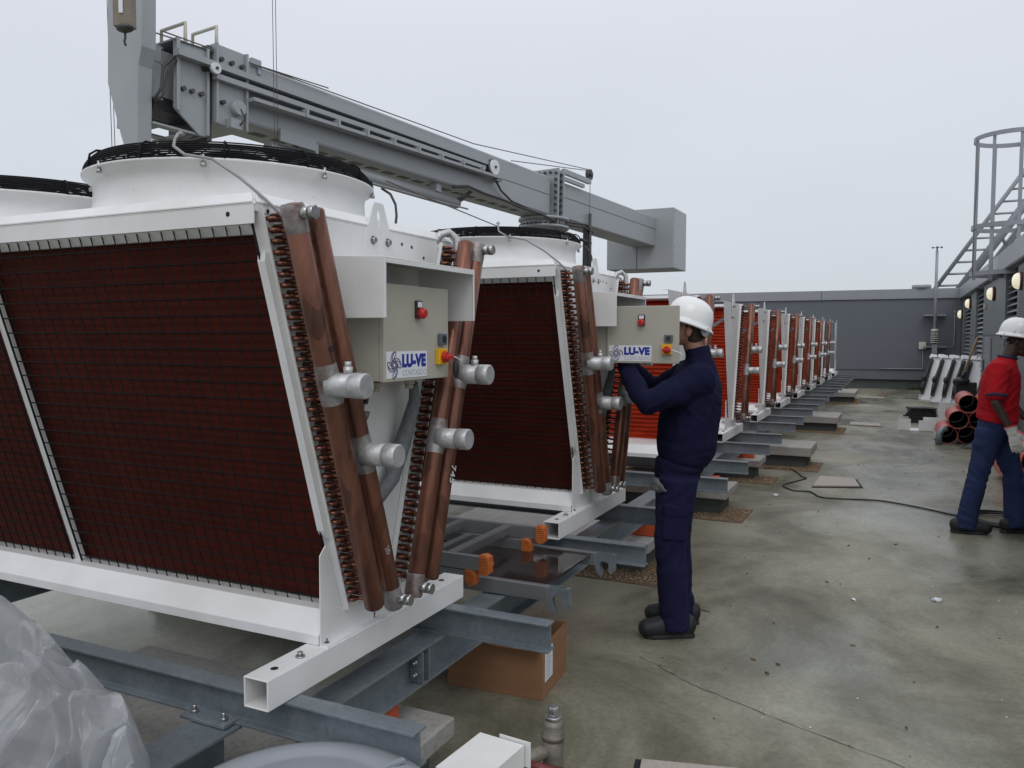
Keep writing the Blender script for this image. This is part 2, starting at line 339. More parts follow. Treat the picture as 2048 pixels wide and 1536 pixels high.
b = MB(); b.box(-.07, -.036, fy(17.2), fy(17.28), .9, 1.15); b.build('handle', DGREY, dr)
b = MB(); b.box(-.10, 9.1, fy(1.9), fy(WY+.5), 2.78, 3.10); b.build('roof_edge', BAND, rb, .005)
b = MB(); b.box(-.09, -.01, fy(1.9), fy(WY)-.01, 2.765, 2.778); b.build('drip_edge', DGREY, rb)
for i, (yy, zz, pl) in enumerate([(15.9, 2.47, 'beside the widest louvre strip, biggest of the three fully seen'), (21.9, 2.50, 'between the two far louvre strips'), (25.0, 2.30, 'in the far corner by the dark parapet wall'), (11.85, 2.47, 'half cut off by the right edge')]):
    L = empty('wall_lamp', (3.405, yy, zz), 'lit cream bulkhead lamp '+pl, 'wall lamp', 'round bulkhead lamps on the plant building')
    T = Matrix.Rotation(math.radians(-90), 4, 'Y') @ Matrix.Scale(.8, 4)
    b = MB(); b.lathe([(0,0), (.17,0), (.175,.03), (.165,.06), (.15,.062)], T=T.to_3x3()); b.build('ring', LAMPR, L)
    b = MB(); b.lathe([(.155,.05), (.15,.10), (.12,.145), (.07,.17), (.0,.178)], T=T.to_3x3()); b.build('glass_dome', LAMPG, L)
b = MB(); b.box(-.05, 0, -.06, .06, -.05, .05); o = b.build('sensor_box', CREAM, None, .006, (3.405, 17.6, 2.28)); tag(o, 'small cream box on the grey facade above the door', 'sensor')
bh = []
# structure transform about the camera: keeps the perspective, sets real size
S = .90
def Wp(x, y, z): return CAM+S*(Vector((x, y, z))-CAM)
PITCH, ZR = 2.3716, .5586
# ------------------------------------------------------------------ floor details
def patch_poly(pts, z, name, material, label, cat, th=.0):
    b = MB(); b.prism(pts, 'z', z, z+th); o = b.build(name, material); tag(o, label, cat); return o
def gravel(x0, x1, y0, y1, idx, label):
    b = MB(); rnd = random.Random(idx)
    for i in range(int(3000*(x1-x0)*(y1-y0))):
        x, y = rnd.uniform(x0, x1), rnd.uniform(y0, y1); r = rnd.uniform(.004, .010); a = rnd.uniform(0, 3)
        T = Matrix.Translation((x, y, .008)) @ Matrix.Rotation(a, 4, 'Z') @ Matrix.Rotation(rnd.uniform(-.5,.5), 4, 'X')
        b.prism([(r*math.cos(k*1.05+.3*rnd.random()), r*.75*math.sin(k*1.05)) for k in range(6)], 'z', -r*.4, r*.4, T)
    o = b.build('gravel', GRAV); o['kind'] = 'stuff'; o['label'] = label; o['category'] = 'gravel'
    b = MB(); b.box(x0-.01, x1+.01, y0-.01, y1+.01, .0, .004); b.build('gravel_bed', GRAVB, o)
GRAV = mat('brown_gravel', (.10,.062,.036), .8, 0, (.40,.29,.17), 45, .9)
GRAVB = mat('gravel_bed', (.085,.06,.038), .9, 0, (.15,.10,.06), 30, .9, .6, 60)
# piers: (x right edge, y near, y far, big, label)
piers = [(.33, -.75, .04, 0, 'pale concrete pier cap under the front end of the steel frame'),
         (.27, 2.78, 3.45, 0, 'concrete pier under the frame behind the scaffold deck, left of the worker'),
         (.39, 4.86, 5.45, 0, 'narrow concrete pier just behind the navy dressed worker'),
         (.37, 6.88, 7.40, 0, 'narrow concrete pier next before the wide mossy slab'),
         (.82, 7.98, 8.75, 1, 'wide mossy concrete slab on a pier, nearest of the wide ones'),
         (.85, 12.2, 13.2, 1, 'wide concrete slab on a pier, second of the wide ones'),
         (.80, 18.9, 20.4, 1, 'wide concrete slab on a pier nearest the far wall')]
for i, (xr, y0, y1, big, lb) in enumerate(piers):
    zt = .26 if big else .225; th = .11 if big else .075
    p = empty('concrete_pier', (xr-.6, (y0+y1)/2, 0), lb, 'pier', 'concrete piers carrying the steel frame'); h = (y1-y0)/2
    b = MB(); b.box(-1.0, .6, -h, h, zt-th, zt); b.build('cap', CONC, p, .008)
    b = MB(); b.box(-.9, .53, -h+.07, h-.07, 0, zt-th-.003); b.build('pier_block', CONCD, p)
    if i: gravel(xr-1.6, xr+(.17 if not big else .09), y0-.20, y1-.20, i, 'brown gravel bed around the '+['', 'pier behind the scaffold deck', 'pier behind the worker', 'pier before the wide slab', 'nearest wide slab pier', 'second wide slab pier', 'farthest wide slab pier'][i])
for i, (y, lb) in enumerate([(-.14, 'orange red block just behind the nearest I-beam end'), (3.02, 'orange red block on the pier left of the worker\'s knees'), (5.1, 'orange red block on the pier behind the worker'), (7.1, 'dark orange block on the narrow pier beside the wide slab'), (8.4, 'orange red block on the nearest wide slab'), (12.7, 'orange red block on the second wide slab')]):
    b = MB(); k_ = .5 if i == 0 else 1; b.box(-.11*k_, .10*k_, -.05, .05, 0, .094); b.box(-.09*k_, .08*k_, -.051, .051, .02, .075); o = b.build('spacer_block', ORANGEP, None, .004, (.12+(.06 if i else 0), y, .227+(.035 if i > 3 else 0))); tag(o, lb, 'block', 'orange spacer blocks')
for i, (pts, lb) in enumerate([([(.96,6.74), (1.42,6.93), (1.34,7.42), (.97,7.42)], 'pale pebble paver lying flat beside the black cable'),
                              ([(.96,13.55), (1.50,13.5), (1.46,13.95), (.96,14.05)], 'pale paver flush in the floor in mid distance'),
                              ([(.83,20.9), (1.42,20.8), (1.40,21.2), (.82,21.3)], 'pale paver farthest away near the parapet wall'),
                              ([(.93,.42), (1.6,.60), (1.75,.1), (1.02,-.05)], 'pale paver corner at the bottom edge in front')]):
    b = MB(); b.prism(pts, 'z', .004, .022); o = b.build('paver', SLAB, None, .004); tag(o, lb, 'paver', 'pale floor pavers')
    if i in (0, 3):
        cx = sum(p[0] for p in pts)/4; cy = sum(p[1] for p in pts)/4
        b = MB(); b.prism([(cx+(p[0]-cx)*1.1+.01, cy+(p[1]-cy)*1.12) for p in pts], 'z', .0, .0035); g = b.build('joint', DARKIN, o)
def crack(pts, wd, lb):
    b = MB(); q = []
    P = []
    for i in range(len(pts)-1):
        a, c = Vector((*pts[i], 0)), Vector((*pts[i+1], 0)); n = max(2, int((c-a).length/.06))
        for k in range(n): P.append(a+(c-a)*k/n+Vector((noise.noise(Vector((k*.9, i, 3)))*.012, noise.noise(Vector((k*.8, i, 9)))*.012, 0)))
    for i in range(len(P)-1):
        d = (P[i+1]-P[i]).normalized(); nn = Vector((-d.y, d.x, 0)); w0 = wd*(.35+abs(noise.noise(P[i]*7))*1.6); z = Vector((0, 0, .002))
        b.add([P[i]-nn*w0+z, P[i]+nn*w0+z, P[i+1]+nn*w0*1.01+z, P[i+1]-nn*w0+z], [(0,1,2,3)])
    o = b.build('floor_crack', DARKIN2); o['kind'] = 'structure'; return o
DARKIN2 = mat('joint_dirt', (.075,.065,.048), .9)
crack([(.62,1.42), (.95,1.20), (1.35,1.02), (1.9,.80)], .0026, '')
crack([(-3.0,1.55), (-.2,1.66)], .004, ''); crack([(-3,-.75), (-.9,-.02), (-.2,.25)], .003, '')
b = MB(); rnd = random.Random(4)
for i in range(80):
    y = 1+rnd.random()**1.3*14; x = rnd.uniform(.6, 3.2); L = rnd.uniform(.003, .014)*(1 if rnd.random() < .9 else 2); a = rnd.uniform(0, 3.14); s_ = rnd.uniform(.0015, .004)
    b.box(-L, L, -s_, s_, .0, .003+s_, Matrix.Translation((x, y, .001)) @ Matrix.Rotation(a, 4, 'Z') @ Matrix.Rotation(rnd.uniform(-.05,.05), 4, 'Y'))
o = b.build('wood_splinters', mat('splinter_wood', (.13,.075,.04), .8, 0, (.22,.14,.08), 8, .8)); tag(o, 'thin wood splinters scattered over the wet floor', 'debris', kind='stuff')
b = MB()
for i in range(70):
    y = 1+rnd.random()**1.4*13; x = rnd.uniform(.5, 3.2); r = rnd.uniform(.002, .006)
    b.ell((x, y, r*.5), (r, r*rnd.uniform(.5, 1), r*.5), n=6, k=4)
o = b.build('plaster_crumbs', LABEL); tag(o, 'small white crumbs scattered over the wet floor', 'debris', kind='stuff')
b = MB()
for i in range(45):
    y = .9+rnd.random()**1.4*10; x = rnd.uniform(.6, 3.2); r = rnd.uniform(.002, .007)
    b.ell((x, y, r*.3), (r, r*rnd.uniform(.4, 1), r*.35), n=6, k=4)
o = b.build('dirt_bits', DARKIN2); tag(o, 'dark dirt bits scattered over the wet floor', 'debris', kind='stuff')
for (x, y, r, lb) in [(2.02, 3.05, .028, 'crumpled white scrap on open floor at the right, nearest the red shirted man'), (1.56, 2.85, .016, 'tiny white scrap on open floor left of the bigger white scrap'), (.66, 6.05, .03, 'white scrap at the gravel edge behind the worker')]:
    b = MB(); b.ell((0,0,0), (r, r*.7, r*.45), n=9, k=6)
    for v in b.v: v += v*noise.noise(v*90)*.9
    o = b.build('paper_scrap', LABEL, None, 0, (x, y, r*.4)); tag(o, lb, 'scrap', 'white scraps on the floor')
for k, (x, y, lb) in enumerate([(1.0, 22.6, 'red and white tape scrap, left one near the far wall'), (1.25, 22.3, 'red and white tape scrap, right one near the far wall')]):
    b = MB()
    for j in range(5): b.box(j*.09, j*.09+.055, -.02, .05, .012+.02*(j % 2), .016+.02*(j % 2), Matrix.Rotation(.2*k+.1*j, 4, 'Z'))
    o = b.build('tape_scrap', REDP, None, 0, (x, y, 0)); tag(o, lb, 'tape', 'tape scraps near the far wall')
# ------------------------------------------------------------------ steel frame
def ibeam_poly(h, w_, tw=.006, tf=.008):
    return [(-w_/2,0), (w_/2,0), (w_/2,tf), (tw/2,tf), (tw/2,h-tf), (w_/2,h-tf), (w_/2,h), (-w_/2,h), (-w_/2,h-tf), (-tw/2,h-tf), (-tw/2,tf), (-w_/2,tf)]
BT = Wp(0, 0, .4586).z; BH = .107
def xbeam(yc, x_end, label, near, x0=-3.4):
    b = MB(); b.prism(ibeam_poly(BH, .064), 'x', x0-x_end, 0)
    c = Wp(x_end, yc, 0)
    o = b.build('steel_beam', GALV, None, .0015, (c.x, c.y, BT-BH)); tag(o, label, 'beam', 'galvanised I-beams under the coolers'); return o
for k in range(11):
    nm = ['nearest cooler', 'second cooler', 'third cooler, by the worker'][k] if k < 3 else f'{ORD[k]} cooler of the row'
    for sgn, w_ in ((-1, 'near'), (1, 'far')):
        yc = k*PITCH+sgn*.5; c = Wp(.52, yc, 0); x0 = -3.4
        b = MB(); b.prism(ibeam_poly(BH, .064), 'x', x0-c.x, 0)
        o = b.build('steel_beam', GALV, None, .0015, (c.x, c.y, BT-BH-.001)); tag(o, f'galvanised I-beam under the {w_} end of the foot rail of the {nm}', 'beam', 'galvanised I-beams under the coolers')
yb = .325; YH = BT-BH-yb-.002
for (xc, y0, y1, lb) in [(-.03, -1.6, 24.0, 'long deep I-beam running away under the foot rails of all the coolers'), (-2.6, -1.3, 24.0, 'long deep I-beam under the far left ends of all the coolers')]:
    c = Wp(xc, 0, 0).x
    t = empty('long_beam', (c, 0, yb+.001), lb, 'beam')
    b = MB(); b.prism(ibeam_poly(YH, .115, .007, .010), 'y', -.62 if xc > -1 else -.9, 22.2); b.build('beam_body', GALV, t, .0015)
    if xc > -1:
        for yy in (.05, 4.7, 9.0):
            b = MB(); b.box(.005, .062, yy-.045, yy-.037, .012, YH-.012); b.box(.005, .062, yy+.0, yy+.008, .012, YH-.012); b.build('splice_plate', GALV, t, .001)
            for zz in (.045, YH-.05):
                b = MB(); b.tube([(.035, yy-.06, zz), (.035, yy-.046, zz)], .011, 6); b.tube([(.035, yy-.07, zz), (.035, yy+.02, zz)], .005, 6); b.build('bolt', STEEL, t)
b = MB(); b.prism(ibeam_poly(.14, .155, .008, .011), 'y', -1.9, -.72); o = b.build('front_beam', GALV, None, .002, (-.045, 0, BT-BH-.142)); tag(o, 'short wide I-beam coming toward the bottom edge below the clamp plate', 'beam')
# clamp plate with two bolts on the front beam
c = Wp(.0, -.56, .36)
cl = empty('clamp_plate', (-.075, -.745, BT-BH+.001), 'galvanised clamp plate with two bolts on the flange of the nearest beam', 'clamp')
b = MB(); b.box(-.09, .09, -.03, .03, 0, .012); b.build('plate', GALV, cl, .002)
for x in (-.06, .06):
    b = MB(); b.cyl((x, 0, .012), (x, 0, .022), .012, 6); b.cyl((x, 0, .022), (x, 0, .036), .006, 8); b.build('bolt', STEEL, cl)
b = MB(); b.prism(ibeam_poly(.10, .11, .006, .008), 'x', -1.5, -.25)
o = b.build('cross_beam', GALV, None, .0015, (-.75, .9, .02)); tag(o, 'grey steel beam offcut lying on the floor beneath the nearest cooler', 'beam')
# ------------------------------------------------------------------ dry cooler parts (local design units scaled by S)
def yo(z): return -.585+.295*(1.467-z)      # near coil outer line
def yi(z): return yo(z)+.10
LEN = 2.60
SP = []
def unit_mesh_parts():
    P = {}
    def both(fn):                            # near (s=-1) and far (s=+1) halves
        return [fn(-1), fn(1)]
    # foot rail: hollow square section
    def rail(x0, x1):
        b = MB(S); o = [(x0,-.1), (x1,-.1), (x1,0), (x0,0)]; i = [(x0+.006,-.094), (x1-.006,-.094), (x1-.006,-.006), (x0+.006,-.006)]
        b.ring(o, i, 'y', -.616, .63); return b
    P['rail'] = rail(-.062, .038); P['rail2'] = rail(-LEN, -LEN+.1)
    # base tray
    def tray(s):
        b = MB(S); pr = [(.318*s, .002), (.318*s, .035), (.255*s, .105), (.17*s, .105), (.17*s, .100), (.250*s, .100), (.312*s, .033), (.312*s, .002)]
        b.prism(pr, 'x', -LEN, -.006); return b
    P['tray'] = tray
    b = MB(S); b.box(-LEN, -.006, -.17, .17, .096, .100); P['tray_mid'] = b
    # end panel
    q = [(-.318,.001), (-.315,.315), (-.275,.345), (-.205,.10), (-.02,.10), (-.02,.001)]
    def panel():
        b = MB(S)
        b.prism([(yi(1.467),1.467), (-yi(1.467),1.467), (-yi(.1),.1), (yi(.1),.1)], 'x', -.006, -.002)
        return b
    P['panel'] = panel()
    def gusset(s):
        b = MB(S); b.prism([(.318*s,.0), (.315*s,.315), (.285*s,.345), (.20*s,.10), (.006*s,.105), (.006*s,.0)], 'x', -.001, .003)
        b.box(.003, .034, min(.318*s,.01*s), max(.318*s,.01*s), .0, .004); return b
    P['gusset'] = gusset
    def coil_frame(s):
        b = MB(S)
        # tube sheet (right end) and far end sheet, with folded lip on the outer side
        for xa, xb in ((-.001, .002), (-LEN, -LEN+.003)):
            b.prism([(s*-yo(1.467), 1.467), (s*-yi(1.467), 1.467), (s*-yi(.09), .09), (s*-yo(.09), .09)], 'x', xa, xb)
        b.prism([(s*-(yo(1.467)-.006), 1.467), (s*-(yo(1.467)+.0), 1.467), (s*-(yo(.09)), .09), (s*-(yo(.09)-.006), .09)], 'x', -.03, .022)
        b.prism([(s*-(yi(1.467)-.004), 1.467), (s*-(yi(1.467)), 1.467), (s*-(yi(.09)), .09), (s*-(yi(.09)-.004), .09)], 'x', .0025, .022)
        # top and bottom channels
        b.prism([(s*-(yo(1.467)-.012), 1.415), (s*-(yo(1.467)-.012), 1.468), (s*-yi(1.467), 1.468), (s*-yi(1.44), 1.440), (s*-(yo(1.44)+.03), 1.42), (s*-(yo(1.385)+.012), 1.385), (s*-(yo(1.385)-.004), 1.385)], 'x', -LEN, -.03)
        # centre divider
        for xx in (-1.40,):
            b.prism([(s*-(yo(1.41)-.014), 1.41), (s*-(yo(1.41)+.0), 1.41), (s*-(yo(.1)), .10), (s*-(yo(.1)-.014), .10)], 'x', xx-.025, xx+.025)
        return b
    P['coil_frame'] = coil_frame
    def fins(s, rows=46, amp=.0018):
        b = MB(S); vs = []; fs = []; n = rows*2; xs = (-LEN+.004, -1.34, -1.28, -.004); A = []
        for i in range(n+1):
            z = .108+(1.432-.108)*i/n; d = amp if i % 2 else 0
            for x in (-LEN+.004, -.004): vs.append((x, s*-(yo(z)+.022+d), z))
        for i in range(n): fs.append((i*2, i*2+1, i*2+3, i*2+2))
        b.add(vs, fs); return b
    P['fins'] = fins
    def bends(s):
        b = MB(S); n = 40
        for i in range(n):
            z = .125+(1.43-.125)*i/(n-1)
            for j, off in enumerate((.012, .050)):
                yy = yo(z)+off; zz = z+(.015 if j else 0)
                pts = [(0, yy, zz), (.026+.010*j, yy, zz), (.036+.010*j, yy+.007, zz), (.036+.010*j, yy+.023, zz), (.026+.010*j, yy+.030, zz), (0, yy+.030, zz)]
                b.tube([(p[0], s*-p[1], p[2]) for p in pts], .0072, 6)
            # feeder to the header
            ya = -.580+.298*(1.449-z); yb2 = -.485+.309*(1.452-z); yt = ya if i % 2 else yb2-.02
            b.tube([(0, s*-(yo(z)+.04), z), (.05, s*-(yo(z)+.045), z), (.115, s*-yt, z)], .0075, 6)
            pass
        return b
    P['bends'] = bends
    return P
UP = unit_mesh_parts()
def hdr_y(which, z, s): y = (-.580+.298*(1.449-z)) if which == 'A' else (-.485+.309*(1.452-z)); return s*-y
def header(s, which, bright=False):
    r = .0355 if which == 'A' else .0335; z1 = 1.455; z0 = .125 if which == 'A' else .09
    b = MB(S); x = .135
    b.tube([(x, hdr_y(which, z0, s), z0), (x, hdr_y(which, z1, s), z1)], r, 20, dome=.35)
    zs = .914 if which == 'A' else .670
    stub = MB(S); ys = hdr_y(which, zs, s)
    stub.tube([(x+.012, ys, zs), (x+.040, ys, zs), (x+.098, ys, zs)], [.046, .0395, .039], 20)
    # brazed sleeve on the header round the branch
    col = MB(S); L = .040
    col.tube([(x, hdr_y(which, zs-L-.02, s), zs-L-.02), (x, hdr_y(which, zs-L, s), zs-L), (x, hdr_y(which, zs+L, s), zs+L), (x, hdr_y(which, zs+L+.03, s), zs+L+.03)], [r+.0005, r+.003, r+.003, r+.0005], 20, caps=False)
    cap = MB(S); cap.tube([(x+.095, ys, zs), (x+.099, ys, zs), (x+.143, ys, zs), (x+.147, ys, zs)], [.039, .0415, .041, .037], 20)
    bolt = MB(S); zb = (z1-.02) if which == 'A' else z0+.03
    yb2 = hdr_y(which, zb, s)
    bolt.cyl((x+r-.012, yb2, zb), (x+r+.025, yb2, zb), .019, 14); bolt.cyl((x+r+.025, yb2, zb), (x+r+.047, yb2, zb), .021, 6)
    vlv = MB(S); vlv.cyl((x+.075, ys, zs+.035), (x+.075, ys, zs+.060), .015, 12); vlv.cyl((x+.075, ys, zs+.058), (x+.075, ys, zs+.076), .011, 8)
    es = MB(S); za = z1 if which == 'A' else z0; sg = -1 if which == 'A' else 1
    es.tube([(x, hdr_y(which, za+sg*k_, s), za+sg*k_) for k_ in (-.008, .0, .05, .075)], [r*.93, r+.0015, r+.0015, r+.0003], 20, caps=False)
    return dict(end=es, pipe=b, stub=stub, sleeve=col, cap=cap, bolt=bolt, valve=vlv if which == 'A' else None)
MESHC = {}
def inst(key, maker, name, material, parent, bevel=0):
    if key not in MESHC:
        MESHC[key] = maker().mesh(name); MESHC[key].materials.append(material)
    o = bpy.data.objects.new(name, MESHC[key]); scn.collection.objects.link(o); o.parent = parent
    if bevel:
        q = o.modifiers.new('bevel', 'BEVEL'); q.width = bevel; q.segments = 2; q.limit_method = 'ANGLE'
    return o
def inst_each(key, maker, name, material, parent):
    if (key, 'n') not in MESHC:
        ms = maker().split(); MESHC[(key, 'n')] = len(ms)
        for i, m_ in enumerate(ms): MESHC[(key, i)] = m_.mesh(name); MESHC[(key, i)].materials.append(material)
    for i in range(MESHC[(key, 'n')]): o = bpy.data.objects.new(name, MESHC[(key, i)]); scn.collection.objects.link(o); o.parent = parent
def add_headers(root, s):
    for which in 'AB':
        if (s, which) not in MESHC: MESHC[(s, which)] = header(s, which)
        H = MESHC[(s, which)]
        p = inst((s, which, 'p'), lambda: H['pipe'], 'header_pipe', COPPER, root)
        inst((s, which, 's'), lambda: H['stub'], 'branch_stub', SILVER, p); inst((s, which, 'c'), lambda: H['sleeve'], 'brazed_sleeve', SLEEVE, p)
        inst((s, which, 'e'), lambda: H['end'], 'brazed_sleeve', SLEEVE, p)
        inst((s, which, 'k'), lambda: H['cap'], 'stub_cap', SILVER, p); inst((s, which, 'b'), lambda: H['bolt'], 'plug_bolt', STEEL, p)
        if H['valve']: inst((s, which, 'v'), lambda: H['valve'], 'bleed_valve', SILVER, p)
def lug(root):
    def mk():
        b = MB(S); n = 28; O = []; I = []
        poly = [(-.075,1.30), (-.035,1.46), (.012,1.566), (.070,1.566), (.115,1.46), (.15,1.30)]
        cy, cz = .041, 1.49
        for k in range(n):
            a = 2*math.pi*k/n; dx, dz = math.cos(a), math.sin(a)
            I.append((cy+.012*dx, cz+.02+.034*dz+(.0)))
            best = 9
            for i in range(6):
                x1, z1 = poly[i]; x2, z2 = poly[(i+1) % 6]; ex, ez = x2-x1, z2-z1; den = dx*ez-dz*ex
                if abs(den) < 1e-9: continue
                t = ((x1-cy)*ez-(z1-cz-.02)*ex)/den; u = ((x1-cy)*dz-(z1-cz-.02)*dx)/den
                if t > 0 and -1e-6 <= u <= 1+1e-6: best = min(best, t)
            O.append((cy+dx*best, cz+.02+dz*best))
        b.ring(O, I, 'x', .004, .010); return b
    L = inst('lug', mk, 'lifting_lug', WHITE, root)
    def bt():
        b = MB(S)
        for y in (.0, .095): b.cutp(); b.cyl((.010, y, 1.425), (.013, y, 1.425), .016, 14); b.cyl((.013, y, 1.425), (.024, y, 1.425), .011, 6)
        return b
    inst_each('lugb', bt, 'lug_bolt', STEEL, L)
def base(root):
    inst('rail', lambda: UP['rail'], 'foot_rail', WHITE, root, .003); inst('rail2', lambda: UP['rail2'], 'foot_rail', WHITE, root)
    for s in (-1, 1):
        inst(('tray', s), lambda: UP['tray'](s), 'base_tray', WHITE, root); inst(('gus', s), lambda: UP['gusset'](s), 'gusset_plate', WHITE, root)
    inst('traym', lambda: UP['tray_mid'], 'tray_floor', WHITE, root); inst('panel', lambda: UP['panel'], 'end_panel', WHITE, root)
    def fb():
        b = MB(S)
        for y in (-.42, -.29, .26): b.cutp(); b.cyl((.0, y, .0), (.0, y, .006), .016, 12); b.cyl((.0, y, .006), (.0, y, .018), .010, 6)
        return b
    inst_each('fb', fb, 'foot_bolt', STEEL, root)
    def fh():
        b = MB(S)
        for y in (-.53, .52): b.cutp(); b.cyl((-.012, y, .0004), (-.012, y, .001), .013, 14)
        return b
    inst_each('fh', fh, 'slot_hole', DARKIN, root)
def coil(root, s, guard):
    c = inst(('cf', s), lambda: UP['coil_frame'](s), 'coil_frame', WHITE, root)
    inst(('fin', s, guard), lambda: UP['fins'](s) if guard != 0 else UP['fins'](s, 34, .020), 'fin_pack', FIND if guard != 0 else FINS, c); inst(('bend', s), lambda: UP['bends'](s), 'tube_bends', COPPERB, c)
    if guard:
        def gd():
            b = MB(S); r = .0027
            for xa, xb in ((-LEN+.03, -1.43), (-1.37, -.012)):
                nx = int(round((xb-xa)/.056))
                for i in range(nx+1):
                    x = xa+(xb-xa)*i/nx; b.tube([(x, s*-(yo(1.415)-.022), 1.415), (x, s*-(yo(.12)-.022), .12), (x, s*-(yo(.078)-.022), .078)], r, 4)
                for j in range(25):
                    z = 1.415-j*(1.415-.078)/24; b.tube([(xa, s*-(yo(z)-.025), z), (xb, s*-(yo(z)-.025), z)], r, 4)
                for z in (1.415, .078): b.tube([(xa, s*-(yo(z)-.026), z), (xb, s*-(yo(z)-.026), z)], .003, 5)
                for x in (xa, xb): b.tube([(x, s*-(yo(1.415)-.026), 1.415), (x, s*-(yo(.078)-.026), .078)], .003, 5)
            return b
        inst(('gd', s), gd, 'wire_guard', WIRE, root)
        def gf():                                     # flat retaining strip at the right edge of the guard
            b = MB(S); b.prism([(s*-(yo(1.33)-.018), 1.33), (s*-(yo(1.30)-.030), 1.30), (s*-(yo(.40)-.030), .40), (s*-(yo(.37)-.018), .37), (s*-(yo(.37)-.007), .37), (s*-(yo(1.33)-.007), 1.33)], 'x', -.020, .010)
            for z in (.93, .90): pass
            return b
        inst(('gf', s), gf, 'guard_strip', WHITE, root)
def fan(root, xc):
    def sh():
        b = MB(S)
        b.lathe([(.556,1.499), (.545,1.505), (.526,1.53), (.516,1.56), (.513,1.61), (.517,1.635), (.532,1.655), (.551,1.662), (.553,1.670), (.546,1.672), (.536,1.672), (.513,1.64), (.508,1.60), (.512,1.54), (.533,1.499)], (xc, 0, 0), 72); return b
    F = inst(('sh', xc), sh, 'fan_shroud', WHITE, root)
    def gr():
        b = MB(S); seg = 64
        def circ(r, z, w_=.0042):
            b.tube([(xc+r*math.cos(2*math.pi*k/seg), r*math.sin(2*math.pi*k/seg), z) for k in range(seg)], w_, 5, closed=True)
        for i in range(7): circ(.545-.0007*i*i, 1.676+i*.0078, .0033)
        for i in range(11): circ(.51-i*.036, 1.732+i*.0012, .0027)
        for k in range(12):
            a = 2*math.pi*(k+.37)/12; ca, sa = math.cos(a), math.sin(a)
            b.tube([(xc+r*ca, r*sa, z) for r, z in ((.550,1.670), (.551,1.69), (.546,1.716), (.524,1.732), (.33,1.745), (.12,1.75))], .0042, 5)
        for k in range(60):
            a = 2*math.pi*(k+.2)/60; ca, sa = math.cos(a), math.sin(a); a2 = a+.10
            b.tube([(xc+.543*ca, .543*sa, 1.674), (xc+.49*math.cos(a2), .49*math.sin(a2), 1.728)], .002, 4)
        return b
    inst(('gr', xc), gr, 'fan_guard', WIRE, F)
    def bl():
        b = MB(S); b.lathe([(0,1.60), (.11,1.60), (.12,1.62), (.12,1.74), (.10,1.76), (0,1.765)], (xc, 0, 0), 24)
        for k in range(5):
            a = 2*math.pi*k/5; T = Matrix.Translation((xc, 0, 1.64)) @ Matrix.Rotation(a, 4, 'Z') @ Matrix.Rotation(.5, 4, 'X')
            b.prism([(.10,-.05), (.30,-.10), (.50,-.14), (.505,.06), (.30,.08), (.10,.05)], 'z', -.004, .004, T)
        return b
    inst(('bl', xc), bl, 'fan_rotor', BLACK, F)
def rimbolts(root, xc):
    def rb_():
        b = MB(S)
        for k in range(8):
            a = 2*math.pi*k/8-.98; x, y = xc+.546*math.cos(a), .546*math.sin(a); b.cutp(); b.cyl((x, y, 1.648), (x, y, 1.682), .006, 8); b.cyl((x, y, 1.640), (x, y, 1.652), .010, 8)
        return b
    inst_each(('rb', xc), rb_, 'rim_bolt', STEEL, root)
def top(root):
    def tp():
        b = MB(S); z0, z1, z2 = 1.4685, 1.470, 1.4985
        o = [(-LEN-.01,-.604), (.006,-.604), (.006,.604), (-LEN-.01,.604)]; i = [(-LEN+.04,-.556), (-.036,-.556), (-.036,.556), (-LEN+.04,.556)]
        vs = [(x, y, z0) for x, y in o]+[(x, y, z1+.004) for x, y in o]+[(x, y, z2) for x, y in i]
        b.add(vs, [(3,2,1,0)]+[(k, (k+1) % 4, (k+1) % 4+4, k+4) for k in range(4)]+[(k+4, (k+1) % 4+4, (k+1) % 4+8, k+8) for k in range(4)]+[(8,9,10,11)])
        return b
    inst('top', tp, 'top_plate', WHITE, root, .002)
    def et():
        b = MB(S); P_ = [(0, 1.4748), (.003, 1.4748), (.034, 1.508), (.034, 1.512), (.030, 1.512), (0, 1.479)]
        for s_ in (-1, 1):
            b.cutp(); vs = []
            for (x0_, sg) in ((-LEN-.01, 1), (.002, -1)):
                for o_, z_ in P_: vs.append((x0_+sg*(o_*1.1), s_*(.606-o_), z_))
            n_ = len(P_); b.add(vs, [tuple(range(n_)), tuple(range(2*n_-1, n_-1, -1))]+[(i, (i+1) % n_, (i+1) % n_+n_, i+n_) for i in range(n_)])
        b.cutp(); vs = []
        for s_ in (-1, 1):
            for o_, z_ in P_: vs.append((.008-o_, s_*(.602-o_*1.1-.004), z_))
        b.add(vs, [tuple(range(n_)), tuple(range(2*n_-1, n_-1, -1))]+[(i, (i+1) % n_, (i+1) % n_+n_, i+n_) for i in range(n_)]); return b
    inst_each('et', et, 'edge_trim', WHITE, root)
    def tf():
        b = MB(S)
        for s in (-1, 1): b.box(-LEN-.01, .004, min(s*.604, s*.600), max(s*.604, s*.600), 1.412, 1.4684)
        b.box(.0035, .008, -.596, .596, 1.20, 1.4684) if False else b.prism([(-.598,1.4684), (-.598,1.45), (-.47,1.445), (-.40,1.2), (.40,1.2), (.47,1.445), (.598,1.45), (.598,1.4684)], 'x', .0025, .0058)
        return b
    inst('topf', tf, 'top_skirt', WHITE, root)
    def hl():
        b = MB(S)
        for y, z in ((-.33,1.43), (.20,1.43), (.27,1.425), (-.545,1.455), (-.02,1.345), (.36,1.39)): b.cutp(); b.cyl((.0058, y, z), (.0066, y, z), .007, 10)
        b.cutp(); b.cyl((-.10, -.6045, 1.445), (-.10, -.6052, 1.445), .008, 10)
        return b
    inst_each('hl', hl, 'screw_hole', DARKIN, root)
